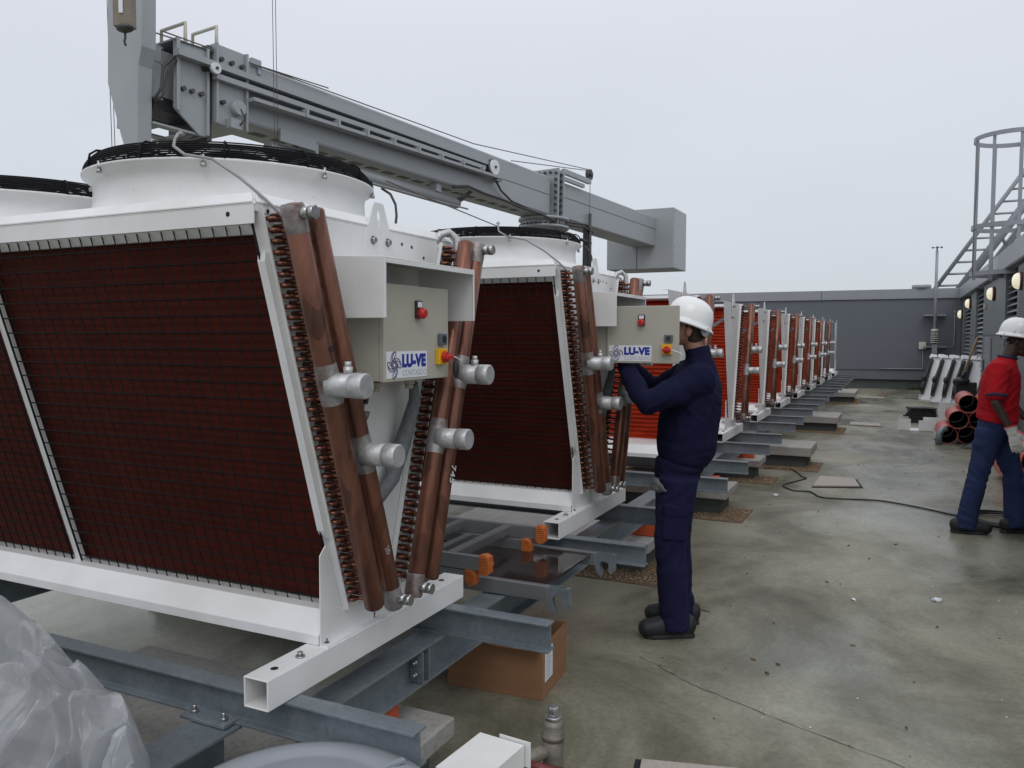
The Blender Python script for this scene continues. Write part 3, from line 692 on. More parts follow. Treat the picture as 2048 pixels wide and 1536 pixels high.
# emblem: four pairs of curved blades
def emblem(parent, M):
    b = MB(); wd = .0011
    def strip(pts):
        for i in range(len(pts)-1):
            a, c = Vector((*pts[i], 0)), Vector((*pts[i+1], 0)); d = (c-a); L = d.length
            if L < 1e-7: continue
            d /= L; n = Vector((-d.y, d.x, 0))*wd; a = a-d*wd*.3; c = c+d*wd*.3; z = Vector((0, 0, .0012))
            b.add([a-n, a+n, c+n, c-n, a-n+z, a+n+z, c+n+z, c-n+z], [(0,1,2,3), (4,7,6,5), (0,4,5,1), (2,6,7,3), (1,5,6,2), (0,3,7,4)])
    def bez(p, q=14): 
        return [((1-t)**3*p[0][0]+3*(1-t)**2*t*p[1][0]+3*(1-t)*t*t*p[2][0]+t**3*p[3][0], (1-t)**3*p[0][1]+3*(1-t)**2*t*p[1][1]+3*(1-t)*t*t*p[2][1]+t**3*p[3][1]) for t in [i/q for i in range(q+1)]]
    R = .040
    for k in range(4):
        a = math.pi/2*k; rot = lambda P: [(x*math.cos(a)-y*math.sin(a), x*math.sin(a)+y*math.cos(a)) for x, y in P]
        for c in ([(-.12,-.42), (-.72,.05), (-.60,.95), (.10,1.0)], [(.0,-.30), (-.45,.15), (-.35,.75), (.02,.97)], [(-.10,.12), (-.12,.50), (.0,.62), (.22,.70)]):
            strip(rot([(x*R, y*R) for x, y in bez(c)]))
        strip(rot([(.10*R, 1.0*R), (.24*R, 1.0*R), (.22*R, .70*R)]))
    me = b.mesh('emblem'); me.transform(M); me.materials.append(LINE); q = bpy.data.objects.new('emblem', me); scn.collection.objects.link(q); q.parent = parent
def control_box(root, door_angle):
    # local box: x .02->.20, y -.216->.22, z .91->1.25 ; door on +x face hinged at y=-.216
    b = MB(S); t = .004
    x0, x1, y0, y1, z0, z1 = .015, .182, -.214, .218, .912, 1.250
    b.box(x0, x0+t, y0, y1, z0, z1); b.box(x0, x1, y0, y0+t, z0, z1); b.box(x0, x1, y1-t, y1, z0, z1); b.box(x0, x1, y0, y1, z0, z0+t); b.box(x0, x1, y0, y1, z1-t, z1)
    box = b.build('control_box', BEIGE, root)
    b = MB(S); b.box(x0+.006, x0+.010, y0+.02, y1-.02, z0+.02, z1-.02)
    for i in range(4): b.box(x0+.010, x0+.05, y0+.05+i*.085, y0+.12+i*.085, z0+.18, z0+.26)
    b.box(x0+.010, x0+.04, y0+.04, y1-.05, z0+.06, z0+.10)
    b.build('inner_panel', NICHE, box)
    hinge = bpy.data.objects.new('door', None)
    # door mesh in hinge frame: lies along +y from the hinge at y=0
    def dm():
        b = MB(S); b.box(-.004, .018, .0, .432, 0, .338); return b
    d = dm().build('door', BEIGE, box, .003); d.location = (S*.186, S*-.214, S*.912); d.rotation_euler = (0, 0, -math.radians(door_angle))
    F = Matrix(((0,0,1,0), (1,0,0,0), (0,1,0,0), (0,0,0,1)))      # text x->y, y->z, z->x
    def sub(name, mm, mat_, bev=0):
        o = mm.build(name, mat_, d, bev); return o
    m_ = MB(S); m_.box(.0182, .0196, .012, .272, .012, .105); sub('logo_label', m_, LABEL)
    TX = Matrix.Translation((S*.0197, S*.106, S*.052)) @ F
    text_obj('logo_lettering', 'LU-VE', .050*S*1.16, BLUE, d, TX, bold=.0034, sx=.97, spacing=1.06)
    TX = Matrix.Translation((S*.0198, S*.107, S*.019)) @ F
    text_obj('logo_lettering', 'CONTARDO', .0300*S, LGREY, d, TX, outline=.00045, sx=.95, spacing=1.0)
    emblem(d, Matrix.Translation((S*.0197, S*.058, S*.0585)) @ F @ Matrix.Diagonal((.92, 1.02, 1, 1)))
    m_ = MB(S); m_.box(.0182, .028, .192, .232, .222, .286); sub('lamp_mount', m_, BLACK, .002)
    m_ = MB(S); m_.box(.0282, .0295, .198, .226, .262, .281); sub('lamp_tag', m_, LABEL)
    m_ = MB(S); m_.tube([(.028, .212, .240), (.044, .212, .240), (.054, .212, .240)], [.020, .020, .013], 20); sub('red_button', m_, REDP)
    m_ = MB(S); m_.box(.0182, .034, .350, .398, .125, .168); sub('key_switch', m_, DGREY, .003)
    m_ = MB(S); m_.cyl((.034, .374, .147), (.037, .374, .147), .013, 16); sub('key_hole', m_, BLACK)
    m_ = MB(S); m_.box(.0182, .036, .335, .393, .052, .112); sub('isolator_plate', m_, YELP, .002)
    m_ = MB(S); m_.cyl((.036, .368, .080), (.050, .368, .080), .022, 18); m_.box(.048, .066, .345, .395, .071, .089); sub('isolator_knob', m_, REDP, .003)
    m_ = MB(S); m_.tube([(.055, .37, .085), (.065, .41, .078), (.06, .45, .065), (.05, .47, .04)], .0025, 6); sub('cable_tie', m_, LABEL)
    if door_angle < 5:
        m_ = MB(S); m_.ell((.055, .425, .035), (.012, .016, .036)); sub('tied_bag', m_, BLACK)
    m_ = MB(S)
    for y in (-.17, -.12, .10): m_.cutp(); m_.cyl((.10, y, .912), (.10, y, .890), .022, 12); m_.cyl((.10, y, .890), (.10, y, .872), .016, 12)
    m_.build_each('cable_gland', BEIGE, box)
    return box
def hood(root):
    def hd():
        b = MB(S); x1, y0, y1, z0, zb, zf = .262, -.292, .325, 1.130, 1.342, 1.330; t = .004
        b.prism([(0,zb), (x1,zf), (x1,z0), (0,z0)], 'y', y0, y0+t); b.prism([(0,zb), (x1,zf), (x1,z0), (0,z0)], 'y', y1-t, y1)
        b.prism([(0.0,zb), (x1,zf), (x1,zf-.004), (0,zb-.004)], 'y', y0+t, y1-t)
        b.box(x1-.003, x1, y0+t, y1-t, zf-.020, zf-.004); b.box(x1-.003, x1, y0+t, y0+.012, z0, zf-.02); b.box(x1-.003, x1, y1-.012, y1-t, z0, zf-.02)
        return b
    inst('hood', hd, 'rain_hood', WHITE, root, .0015)
def cables(root, k):
    def a():
        b = MB(S); b.tube([(.055, -.16, .88), (.06, -.145, .83), (.05, -.14, .78)], .010, 8); b.cutp(); b.tube([(.055, -.10, .88), (.06, -.125, .83)], .010, 8)
        return b
    inst_each('cb1', a, 'black_cable', BLACK, root)
    def s1():
        b = MB(S); b.tube([(.05, -.14, .80), (.05, -.14, .785), (.05, -.142, .755), (.05, -.145, .73), (.045, -.135, .64), (.035, -.10, .50), (.02, -.06, .40)], [.034, .030, .016, .020, .024, .022, .018], 12)
        b.cutp(); b.tube([(.10, .13, .89), (.08, .17, .82), (.05, .13, .66), (.045, .06, .53), (.04, -.02, .47), (.03, -.06, .46)], [.016, .024, .032, .030, .026, .02], 12)
        return b
    inst_each('cb2', s1, 'braided_sleeve', BRAID, root)
    def gr():
        b = MB(S); xc = -.66
        b.tube([(-.42,-.50,1.745), (-.40,-.52,1.735), (-.395,-.535,1.72), (-.38,-.555,1.69), (-.32,-.565,1.655), (-.20,-.565,1.63), (-.08,-.57,1.56), (.01,-.56,1.49), (.05,-.53,1.44), (.04,-.45,1.38)], .005, 8)
        b.tube([(-.41,-.50,1.75), (-.42,-.48,1.745)], .007, 8)
        b.cutp(); b.tube([(-.12,-.25,.86), (-.0,-.20,.80), (.03,-.25,.70), (.03,-.22,.58)], .006, 6)
        return b
    inst_each('cd', gr, 'grey_conduit', CONDUIT, root)
    def bk():
        b = MB(S)
        b.tube([(-.20,.36,1.69), (-.165,.375,1.665), (-.14,.375,1.62), (-.125,.36,1.57), (-.11,.33,1.53), (-.10,.30,1.49)], .0055, 8); b.cutp(); b.tube([(-1.17,-.15,1.70), (-1.22,-.12,1.62), (-1.20,-.10,1.52)], .005, 8)
        b.tube([(.0,.52,1.50), (.03,.56,1.49), (.05,.56,1.43), (.05,.53,1.2)], .014, 8) if False else None
        return b
    inst_each('cb3', bk, 'fan_cable', BLACK, root)
    def lp():
        b = MB(S); b.tube([(-.01,.47,1.46), (-.0,.50,1.50), (.02,.54,1.515), (.045,.565,1.49), (.05,.56,1.40), (.05,.53,1.25)], .017, 10); return b
    inst('cb4', lp, 'cable_loop', SILVER, root)
def unit_root(k, label, name='dry_cooler'):
    c = Wp(0, k*PITCH, ZR); return empty(name, c, label, 'dry cooler' if 'frame' not in name else 'cooler frame', 'white V-shaped coolers standing in a row')
def glands(root):
    pass
r0 = unit_root(0, 'nearest and largest white dry cooler, its control box shut under a white hood')
r1 = unit_root(1, 'second white dry cooler, with the worker at its wide open control box door')
for k, r in ((0, r0), (1, r1)):
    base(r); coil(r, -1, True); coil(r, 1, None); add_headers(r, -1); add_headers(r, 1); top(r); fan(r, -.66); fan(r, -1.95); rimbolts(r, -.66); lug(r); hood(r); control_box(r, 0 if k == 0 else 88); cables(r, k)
# chalk marks on the header pipes of the nearest cooler
def mark(s, z, which, sgn, size, root, spin, material=LABEL, dx=0):
    y = hdr_y(which, z, sgn); dz_ = (1.40-.2); yy = hdr_y(which, 1.4, sgn)-hdr_y(which, .2, sgn); tilt = math.atan2(yy, dz_)
    F = Matrix(((0,0,1,0), (1,0,0,0), (0,1,0,0), (0,0,0,1)))
    M = Matrix.Translation((S*(.135+.0405), S*(y-.01+dx), S*z)) @ Matrix.Rotation(-tilt, 4, 'X') @ F @ Matrix.Rotation(spin, 4, 'Z')
    text_obj('chalk_mark', s, size, material, root, M, ext=.0006)
mark('745', .56, 'A', 1, .046, r0, math.radians(-90), dx=-.012); mark('8', 1.03, 'A', -1, .034, r0, math.radians(-60), BLACK, dx=-.004)
mark('20', .33, 'B', -1, .03, r0, math.radians(-80), LGREY, dx=-.03)
for k in range(2, 9):
    r = unit_root(k, f'{["third","fourth","fifth","sixth","seventh","eighth","ninth"][k-2]} cooler of the row, no fan'+[', half hidden behind the worker\'s helmet', ', its end panel just right of the worker', '', '', '', '', ', last one with copper pipes'][k-2])
    base(r); coil(r, 1, 0); add_headers(r, 1)
    def brace():
        b = MB(S); b.tube([(-.02, -.42, 1.25), (-.75, .46, 1.40)], .001, 4); b.prism([(-.008,1.30), (-.008,1.26), (-.55,.90), (-.55,.94)], 'y', -.37, -.367); return b
    inst('brace', brace, 'diagonal_brace', GALV, r)
    def lg2():
        b = MB(S); b.prism([(-.02,1.25), (-.02,1.44), (.008,1.60), (.042,1.60), (.07,1.44), (.07,1.25)], 'x', .004, .010); return b
    lug(r)
    def tabs():
        b = MB(S); b.box(-.05, .004, yi(1.467)-.012, yi(1.467), 1.464, 1.467)
        b.tube([(.0022, -.2+.0, 1.10), (.003, -.2, 1.10)], .006, 8); b.box(-.05, -.006, -.30, -.02, .106, .11)
        return b
    inst('tabs', tabs, 'folded_tab', WHITE, r)
for k in (9, 10):
    r = unit_root(k, ['bare white cooler frame without any coil, nearer of two at the end of the row', 'bare white cooler frame farthest away, against the dark wall'][k-9], 'cooler_frame')
    base(r); lug(r); inst('brace', None, 'diagonal_brace', GALV, r); inst('tabs', None, 'folded_tab', WHITE, r)
# ------------------------------------------------------------------ scaffold deck and ladder sections between the first two coolers
def hook(b, x, y, s, z=0):
    b.prism([(x,-.035), (x,.035), (x+.105,.035), (x+.105,-.055), (x+.085,-.07), (x+.072,-.055), (x+.072,-.02), (x+.060,-.004), (x+.045,0.0), (x+.030,-.006), (x+.022,-.02), (x+.024,-.045), (x+.040,-.072), (x+.028,-.095), (x+.004,-.065), (x-.006,-.035)], 'y', y-.003, y+.003)
KD = .941
dk = empty('scaffold_deck', CAM+KD*(Vector((0, 1.24, .435))-CAM), 'aluminium scaffold platform with a wet dark plywood deck and grey hooks', 'scaffold deck')
dk.scale = (KD, KD, KD)
for s in (-1, 1):
    b = MB(); b.box(-1.9, .335, s*.325-.018, s*.325+.018, -.035, .035); b.build('side_rail', ALU, dk, .003)
    b = MB(); hook(b, .335, s*.325-.014, s); hook(b, .335, s*.325+.014, s); b.box(.42, .44, s*.325-.011, s*.325+.011, -.05, .034); b.build('hook', GALV, dk)
b = MB(); b.box(-1.9, .31, -.306, .306, .018, .030); b.build('plywood_deck', PLY, dk, .002)
b = MB()
for x in (-1.6, -.9, -.2): b.box(x, x+.04, -.306, .306, -.02, .017)
b.build('cross_member', ALU, dk)
# ladder-like frames with orange feet
def lframe(z, xe, y0, y1, h, label, rungs, capsc=1.0):
    f = empty('aluminium_ladder', CAM+KD*(Vector((xe, (y0+y1)/2, z))-CAM), label, 'ladder', 'aluminium ladder sections stacked on the deck'); f.scale = (KD, KD, KD); d = (y1-y0)/2
    for s in (-1, 1):
        b = MB(); b.box(-2.1, -.03, s*d-.014, s*d+.014, -h/2, h/2); b.build('stile', ALU, f, .003)
        b = MB(); q = [( -.045,-.55), (-.045,.55), (-.01,.62), (.018,.5), (.028,.0), (.018,-.6), (-.01,-.72)]
        b.prism([(x*.75, zz*h*1.08) for x, zz in q], 'y', s*d-.024, s*d+.024)
        for j in range(7): b.box(-.033, .022-.003*abs(j-3), s*d-.027, s*d+.027, h*(-.48+j*.15), h*(-.48+j*.15)+.004)
        for j in range(3): b.box(-.034, .023, s*d-.018+j*.015, s*d-.015+j*.015, -h*.55, h*.52)
        b.build('rubber_foot', ORANGE, f, .003)
    for x in rungs:
        b = MB(); b.prism([(x-.022,.03), (x+.022,.03), (x+.022,.022), (x+.01,-.022), (x-.016,-.026)], 'y', -d+.014, d-.014); b.build('rung', ALU, f, .0015)
    b = MB()
    for s in (-1,): b.cyl((-.28, s*d-.020, .0), (-.28, s*d-.0142, .0), .009, 10); b.cyl((-1.0, s*d-.020, 0), (-1.0, s*d-.0142, 0), .009, 10)
    b.build('rivet', BLACK, f)
lframe(.562, .06, .82, 1.47, .070, 'upper aluminium ladder section with bright orange feet lying on the deck', (-.21, -.50, -.80, -1.1))
lframe(.493, -.02, .83, 1.46, .058, 'lower aluminium ladder section with dull orange feet, under the upper one', (-.36, -.66, -.96))
# ------------------------------------------------------------------ cardboard box
cb = empty('cardboard_box', (.13, .90, 0), 'open brown cardboard box on the floor under the protruding beam end', 'box')
T = Matrix.Rotation(math.radians(4), 4, 'Z')
b = MB(); w2, d2, h = .235, .175, .245
for (x0, x1, y0, y1) in ((-w2,w2,-d2,-d2+.005), (-w2,w2,d2-.005,d2), (-w2,-w2+.005,-d2+.005,d2-.005), (w2-.005,w2,-d2+.005,d2-.005)): b.box(x0, x1, y0, y1, .001, h, T)
b.box(-w2+.005, w2-.005, -d2+.005, d2-.005, .001, .006, T); b.build('carton', CARD, cb)
b = MB(); b.box(w2-.0, w2+.0012, -.14, -.035, .07, .215, T); lb_ = b.build('paper_label', LABEL, cb)
b = MB()
for j in range(9): b.box(w2+.0013, w2+.0018, -.13+.004*(j % 3), -.06-.01*(j % 2), .085+j*.013, .088+j*.013, T)
b.build('print_lines', LGREY, lb_)
b = MB(); b.box(-w2, w2, -d2-.0, -d2-.06, h-.0, h+.004, T @ Matrix.Translation((0, 0, 0))); b.prism([(-w2+.0,.246), (-w2-.09,.21), (-w2-.09,.214), (-w2,.250)], 'y', -d2, d2, T); b.build('flap', CARD, cb)
# ------------------------------------------------------------------ foreground bits
lid = empty('drum', (.50, -1.02, 0), 'grey round drum lid at the bottom edge in front of the nearest beam', 'drum')
b = MB(); b.lathe([(0,.515), (.20,.512), (.215,.504), (.235,.504), (.25,.51), (.30,.502), (.335,.488), (.345,.47), (.343,.44), (.335,.44), (.335,.46)], seg=72); b.build('lid', GREYLID, lid)
b = MB(); b.lathe([(.32,.46), (.325,.3), (.32,.02), (.30,0), (0,0)], seg=48); b.build('drum_body', GREYLID, lid)
b = MB(); b.prism([(-.008,.06), (.008,.06), (.008,.30), (-.008,.30)], 'z', .508, .516, Matrix.Rotation(math.radians(-25), 4, 'Z')); b.build('lid_rib', GREYLID, lid)
vl = empty('standpipe', (.92, -.43, 0), 'weathered standpipe with hexagon plug and side outlet in front', 'standpipe')
b = MB(); b.tube([(0,0,0), (0,0,.44), (0,0,.495)], [.030,.030,.030], 20); b.build('pipe', BROWNV, vl)
b = MB(); b.tube([(0,0,.49), (0,0,.502), (0,0,.505), (0,0,.530), (0,0,.545)], [.034,.034,.029,.031,.024], 20); b.build('collar', BROWNV, vl)
b = MB(); b.cyl((0,0,.545), (0,0,.556), .024, 16); b.cyl((0,0,.556), (0,0,.582), .016, 6); b.build('hex_plug', STEEL, vl, .002)
b = MB(); b.tube([(-.01,-.01,.46), (-.035,-.055,.455), (-.045,-.075,.452)], [.019,.021,.019], 14, dome=.6); b.build('side_outlet', BROWNV, vl)
lv = MB(); lv.tube([(-.03,-.115,.462), (.01,-.105,.458), (.05,-.09,.45), (.12,-.075,.445), (.18,-.07,.42)], [(.012,.012),(.010,.014),(.006,.020),(.006,.024),(.006,.026)], 12); lv.ell((-.04,-.115,.462), (.022,.022,.026)); lv.build('red_lever', REDLEV, vl)
wb = empty('metal_cover', (.90, -.74, 0), 'white folded metal cover beside the standpipe at the bottom edge', 'cover')
T = Matrix.Rotation(math.radians(-5), 4, 'Z')
b = MB(); b.box(-.075, .055, -.16, .035, .602, .608, T); b.box(-.075, -.070, -.16, .035, .40, .6015, T); b.box(.051, .055, -.16, .035, .40, .6015, T); b.box(-.02, .07, .040, .0435, .55, .615, T); b.build('sheet', WHITE, wb)
b = MB(); b.box(-.06, .04, -.15, .02, 0, .40, T); b.build('support', CONCD, wb)
# crumpled plastic sheeting
def sheeting():
    o = empty('plastic_sheeting', (-.35, -1.30, 0), 'crumpled translucent plastic sheeting heaped in the lower left corner', 'plastic sheet')
    nu, nv = 190, 140; vs = []; fs = []
    rc = random.Random(12); CRE = []
    for i in range(90):
        a = rc.gauss(-.75, .45) if i % 3 else rc.uniform(-1.6, 1.6); px_, py_ = rc.uniform(0, 1.5), rc.uniform(0, 1); ca, sa = math.cos(a), math.sin(a)
        CRE.append((ca, sa, px_*ca+py_*sa, rc.uniform(.02, .12), rc.uniform(.02, .085)*rc.choice((1, 1, -1)), px_, py_, rc.uniform(.15, .6)))
    key = [(-.95,-.98,.86), (-.62,-1.02,.835), (-.52,-1.0,.815), (-.40,-1.02,.785), (-.27,-1.04,.745), (-.16,-1.04,.705), (-.06,-1.05,.665), (.0,-1.07,.60), (.045,-1.09,.55), (.10,-1.12,.47), (.16,-1.2,.30), (.22,-1.25,.0)]
    def ridge(t):
        t *= len(key)-1; i = min(int(t), len(key)-2); f = t-i; return Vector(key[i]).lerp(Vector(key[i+1]), f)
    for j in range(nv+1):
        v = j/nv
        for i in range(nu+1):
            u = i/nu; R = ridge(u)
            if v < .3:  # behind the ridge: falls away from camera
                q = (.3-v)/.3; p = R+Vector((-.05*q, .22*q, -R.z*q**1.2*.95))
            else:
                q = (v-.3)/.7; p = R+Vector((-.10*q*(1+u), -.42*q, -R.z*(q**1.5)*.75))
            x3, y3 = u*1.5, v*1.0; wx = x3+noise.noise(Vector((x3*2, y3*2, 1)))*.10; wy = y3+noise.noise(Vector((x3*2, y3*2, 5)))*.10
            d = noise.noise(Vector((u*4, v*3.5, 0)))*.035
            for (ca, sa, cc, wd, am, px_, py_, ex) in CRE:
                dd = abs(wx*ca+wy*sa-cc)/wd
                if dd < 1:
                    al = abs((wx-px_)*-sa+(wy-py_)*ca)/ex
                    if al < 1: d += am*(1-dd)*(1-al*al)
            d += noise.voronoi(Vector((wx*9, wy*8, 2)))[0][0]*.022+noise.voronoi(Vector((wx*22, wy*19, 2)))[0][0]*.007
            edge = min(1, v*8, (1-v)*8); vs.append(p+Vector((.35, -.55, .75))*(d-.02)*max(edge, .4))
    for j in range(nv):
        for i in range(nu): a = j*(nu+1)+i; fs.append((a, a+1, a+nu+2, a+nu+1))
    b = MB(); b.add([v-Vector((-.35,-1.30,0)) for v in vs], fs, False); b.build('film', FILM, o)
    b = MB(); b.box(-1.2, .25, -.15, .22, .0, .42); b.box(-1.2, -.1, -.10, .20, .425, .55)
    b.build('wrapped_crate', mat('wrapped_grey_parts', (.30,.31,.32), .6, 0, (.22,.23,.24), 4, .8), o, .01)
sheeting()
# ------------------------------------------------------------------ black cable with coil
b = MB(); P = [(.30,7.75), (.55,7.85), (.67,7.69), (.79,7.33), (.84,7.24), (.74,6.95), (.66,6.72), (.70,6.55), (.81,6.40), (.96,6.41), (1.08,6.16), (1.22,6.14), (1.36,6.17), (1.63,6.22), (1.94,6.06), (2.23,5.83), (2.36,5.76)]
def spline(P, n=6):
    o = []
    for i in range(len(P)-1):
        p0, p1, p2, p3 = [Vector(P[max(0, min(len(P)-1, k))]) for k in (i-1, i, i+1, i+2)]
        for k in range(n):
            t = k/n; o.append(.5*((2*p1)+(-p0+p2)*t+(2*p0-5*p1+4*p2-p3)*t*t+(-p0+3*p1-3*p2+p3)*t**3))
    return o+[Vector(P[-1])]
pts = [Vector((p[0], p[1], .009)) for p in spline(P)]
cx, cy = 2.62, 5.72; last = pts[-1]
for i in range(150):
    a = math.pi+i/150*2*math.pi*5; r = .27+.04*math.sin(a*.37+1)+.02*math.sin(i*.13); pts.append(Vector((cx+.02*math.sin(i*.05)+r*math.cos(a), cy+.05*math.sin(i*.04)+r*1.1*math.sin(a), .010+.006*(i/30))))
b.tube(pts, .0075, 8); o = b.build('cable', RUBBER); tag(o, 'black rubber cable snaking over the floor into a coil at the man\'s feet', 'cable')
# ------------------------------------------------------------------ red pipes
def pipe(x, y, z, L, r, label, az=0):
    p = empty('red_pipe', (x, y, z), label, 'pipe', 'red coated pipes in the stack', az); n = 40
    b = MB(); T = Matrix.Rotation(math.radians(-90), 4, 'X').to_3x3()
    b.lathe([(r,0), (r,L), (r-.006,L), (r-.006,0), (r,0)], seg=n, T=T); b.build('pipe_shell', REDPIPE, p)
    b = MB(); b.lathe([(r-.0065,.004), (r-.0065,L-.004), (r-.010,L-.004), (r-.010,.004), (r-.0065,.004)], seg=n, T=T); b.lathe([(0,L-.03), (r-.012,L-.03), (r-.012,L-.02), (0,L-.02)], seg=n, T=T); b.build('black_lining_and_added_disc', PIPEIN, p)  # added black disc near the far end stops sky showing through
R_ = .137; y0 = 11.35
rows = [(2.45, .14, 'bottom left pipe of the red stack, beside the grey bent fitting'), (2.725, .14, 'bottom middle pipe of the red stack'), (3.00, .14, 'bottom right pipe of the red stack'), (2.59, .378, 'second row left pipe of the red stack, showing a white tip inside'), (2.865, .378, 'second row right pipe of the red stack'), (2.725, .616, 'top left pipe of the red stack, blue showing inside'), (3.00, .616, 'top right pipe of the red stack, mostly behind the man')]
for i, (x, z, lb) in enumerate(rows): pipe(x, y0+.05*((i*7) % 3), z+.0, 1.05, R_, lb)
pipe(2.98, 6.25, .15, 2.2, .145, 'red pipe lying close at the right edge, lower one', .02); pipe(2.98, 6.45, .445, 2.0, .145, 'red pipe lying close at the right edge, upper one', .02)
b = MB(); b.tube([(2.33,11.25,.0), (2.33,11.25,.10), (2.335,11.25,.17), (2.37,11.27,.225), (2.43,11.30,.245)], .045, 14); b.cyl((2.27,11.25,.09), (2.33,11.25,.09), .02); o = b.build('pipe_fitting', GALV); tag(o, 'grey bent pipe fitting standing at the left of the red pipes', 'fitting')
b = MB(); b.prism([(2.62,10.95), (3.0,10.9), (3.05,11.2), (2.85,11.25)], 'z', .002, .008)
b.add([(2.60,11.0,.0), (3.05,10.95,.0), (3.1,11.3,.22), (2.92,11.3,.17)], [(0,1,2,3)]); b.add([(2.95,11.0,0), (3.2,10.95,0), (3.25,11.2,.27), (2.98,11.25,.24)], [(0,1,2,3)]); o = b.build('dark_sheet', BLEND); tag(o, 'dark film scrap leaning on the lower ends of the red pipes', 'film')
# ------------------------------------------------------------------ white offcuts and black film left of pipes
wo = empty('white_tray', (2.05, 13.3, 0), 'open white folded metal tray on the floor left of the pipes', 'tray')
b = MB(); b.box(-.29, .10, -.12, .2, .004, .012); b.box(-.29, -.09, -.14, -.132, .0, .20, Matrix.Rotation(.05,4,'Z')); b.box(.04, .26, -.25, -.242, .0, .19); b.box(-.1, .26, -.25, .0, .003, .010); b.box(.12,.45,.3,.31,.0,.2); b.build('sheet', WHITE, wo)
bf = empty('film_stack', (2.05, 14.6, 0), 'stack of black folded film beside the white tray', 'film stack')
b = MB()
for i in range(5): b.prism([(-.2+.03*i,-.1), (.35,-.12), (.40,.3), (-.1,.25)], 'z', .12+i*.035, .145+i*.035, Matrix.Rotation(.06*i, 4, 'Z'))
b.box(-.1, .35, -.05, .25, 0, .12); b.build('film_sheets', BLEND, bf)
b = MB(); b.box(.36, .75, -.3, -.29, .0, .42, Matrix.Rotation(.1, 4, 'Z')); o = b.build('metal_sheet', WHITE, None, 0, (2.05, 14.6, 0)); tag(o, 'upright white sheet right of the black film stack', 'panel')
# ------------------------------------------------------------------ leaning white fan panels
def lean(x, y, lb, flip, w_=.62, L=1.35, tilt=24, rz=0):
    p = empty('fan_panel', (x, y, 0), lb, 'panel', 'white panels leaning at the plant building', math.radians(60))
    T = Matrix.Rotation(math.radians(tilt), 4, 'Y')
    b = MB(); b.box(-.012, .012, -w_/2, w_/2, 0, L, T); b.box(-.05, .012, -w_/2, -w_/2+.012, 0, L, T); b.box(-.05, .012, w_/2-.012, w_/2, 0, L, T); b.box(-.07, .012, -w_/2, w_/2, L, L+.012, T)
    b.prism([(-w_/2+.05,L), (-w_/2+.05,L+.11), (-w_/2+.2,L+.11), (-w_/2+.2,L)], 'x', -.02, -.012, T); b.prism([(.05,L), (.05,L+.09), (.22,L+.12), (.24,L)], 'x', -.02, -.012, T); b.build('sheet', WHITE2, p)
    b = MB(); yc_ = .13; b.box(-.10, -.02, yc_-.035, yc_+.035, .15, L-.06, T); b.tube([(T @ Vector((-.10, yc_, .2+.12*i))) for i in range(8)], [.03,.05,.06,.04,.05,.04,.03,.03], 8)
    b.ell(T @ Vector((-.13, yc_, .55)), (.09, .07, .10)); b.build('fan_bracket', BLACK, p)
for q_ in ((2.40, 20.9, 'leaning white panel furthest left, mostly behind the next one'), (2.62, 20.2, 'leaning white panel second from the left, nearest the floor edge'), (2.86, 19.9, 'leaning white panel in the middle of the group'), (3.04, 19.4, 'leaning white panel second from the right'), (3.14, 18.7, 'leaning white panel furthest right, beside the red shirt')): lean(q_[0], q_[1], q_[2], 0, .36, 1.2, 27)
b = MB(); b.tube([(3.0,18.4,.55), (3.30,18.1,1.62)], .022, 6); o = b.build('timber_batten', WOOD); tag(o, 'thin timber batten leaning behind the white panels', 'batten')
b = MB(); b.box(2.9, 3.3, 17.8, 18.2, .3, .62); b.ell((3.0,17.75,.66), (.16,.12,.09)); b.cyl((3.0,17.7,.7), (3.05,17.7,.86), .04); o = b.build('motor_heap', BLACK); tag(o, 'heap of black fan motors behind the top of the red pipes', 'motors')
# plants at foot of the wall
b = MB(); rnd = random.Random(3)
for i in range(260):
    x = rnd.gauss(2.35, .28); y = 25.1+rnd.uniform(-.15, .1); h = rnd.uniform(.03, .24)*math.exp(-abs(x-2.4)); a = rnd.uniform(0, 6.28); d = Vector((math.cos(a), math.sin(a), 0))*.012; t = Vector((rnd.uniform(-.05,.05), rnd.uniform(-.05,.05), h))
    b.add([Vector((x,y,0))-d, Vector((x,y,0))+d, Vector((x,y,0))+t], [(0,1,2)])
o = b.build('weeds', mat('weed_green', (.03,.055,.015), .7, 0, (.06,.09,.03), 9, .8)); tag(o, 'low green weeds at the foot of the parapet wall', 'weeds', kind='stuff')
# ------------------------------------------------------------------ weather mast on the wall
wm = empty('weather_mast', (2.68, 25.0, 0), 'thin grey weather mast with cup anemometer and louvred sensor screen on the wall', 'mast')
b = MB(); b.tube([(0,0,1.25), (.0,0,3.0), (.0,0,4.22)], [.045,.045,.038], 10); b.build('pole', BAND, wm)
b = MB(); b.cyl((0,0,4.22), (0,0,4.30), .02); b.cyl((-.12,0,4.30), (.12,0,4.30), .008, 6); b.cyl((0,-.12,4.30), (0,.12,4.30), .008, 6)
for x, y in ((-.12,0), (.12,0), (0,-.12), (0,.12)): b.ell((x, y, 4.30), (.032, .032, .03), n=8, k=6)
b.build('anemometer', DGREY, wm)
b = MB()
b.cyl((0,0,1.78), (0,0,1.86), .10, 16)
for i in range(6): b.lathe([(.02,1.76-i*.055), (.105,1.745-i*.055), (.125,1.73-i*.055), (.105,1.728-i*.055), (.02,1.74-i*.055)], seg=20)
b.build('radiation_screen', CREAM, wm)
b = MB()
for z, s in ((2.28, 1), (1.33, 1)): b.box(-.30, .30, .03, .36, z-.02, z+.02)
b.box(-.06, .08, -.06, .1, 1.12, 1.40); b.build('wall_bracket', BAND, wm)
jb = empty('junction_box', (2.37, 25.36, 1.36), 'pale junction box on the dark wall with thin conduits', 'junction box')
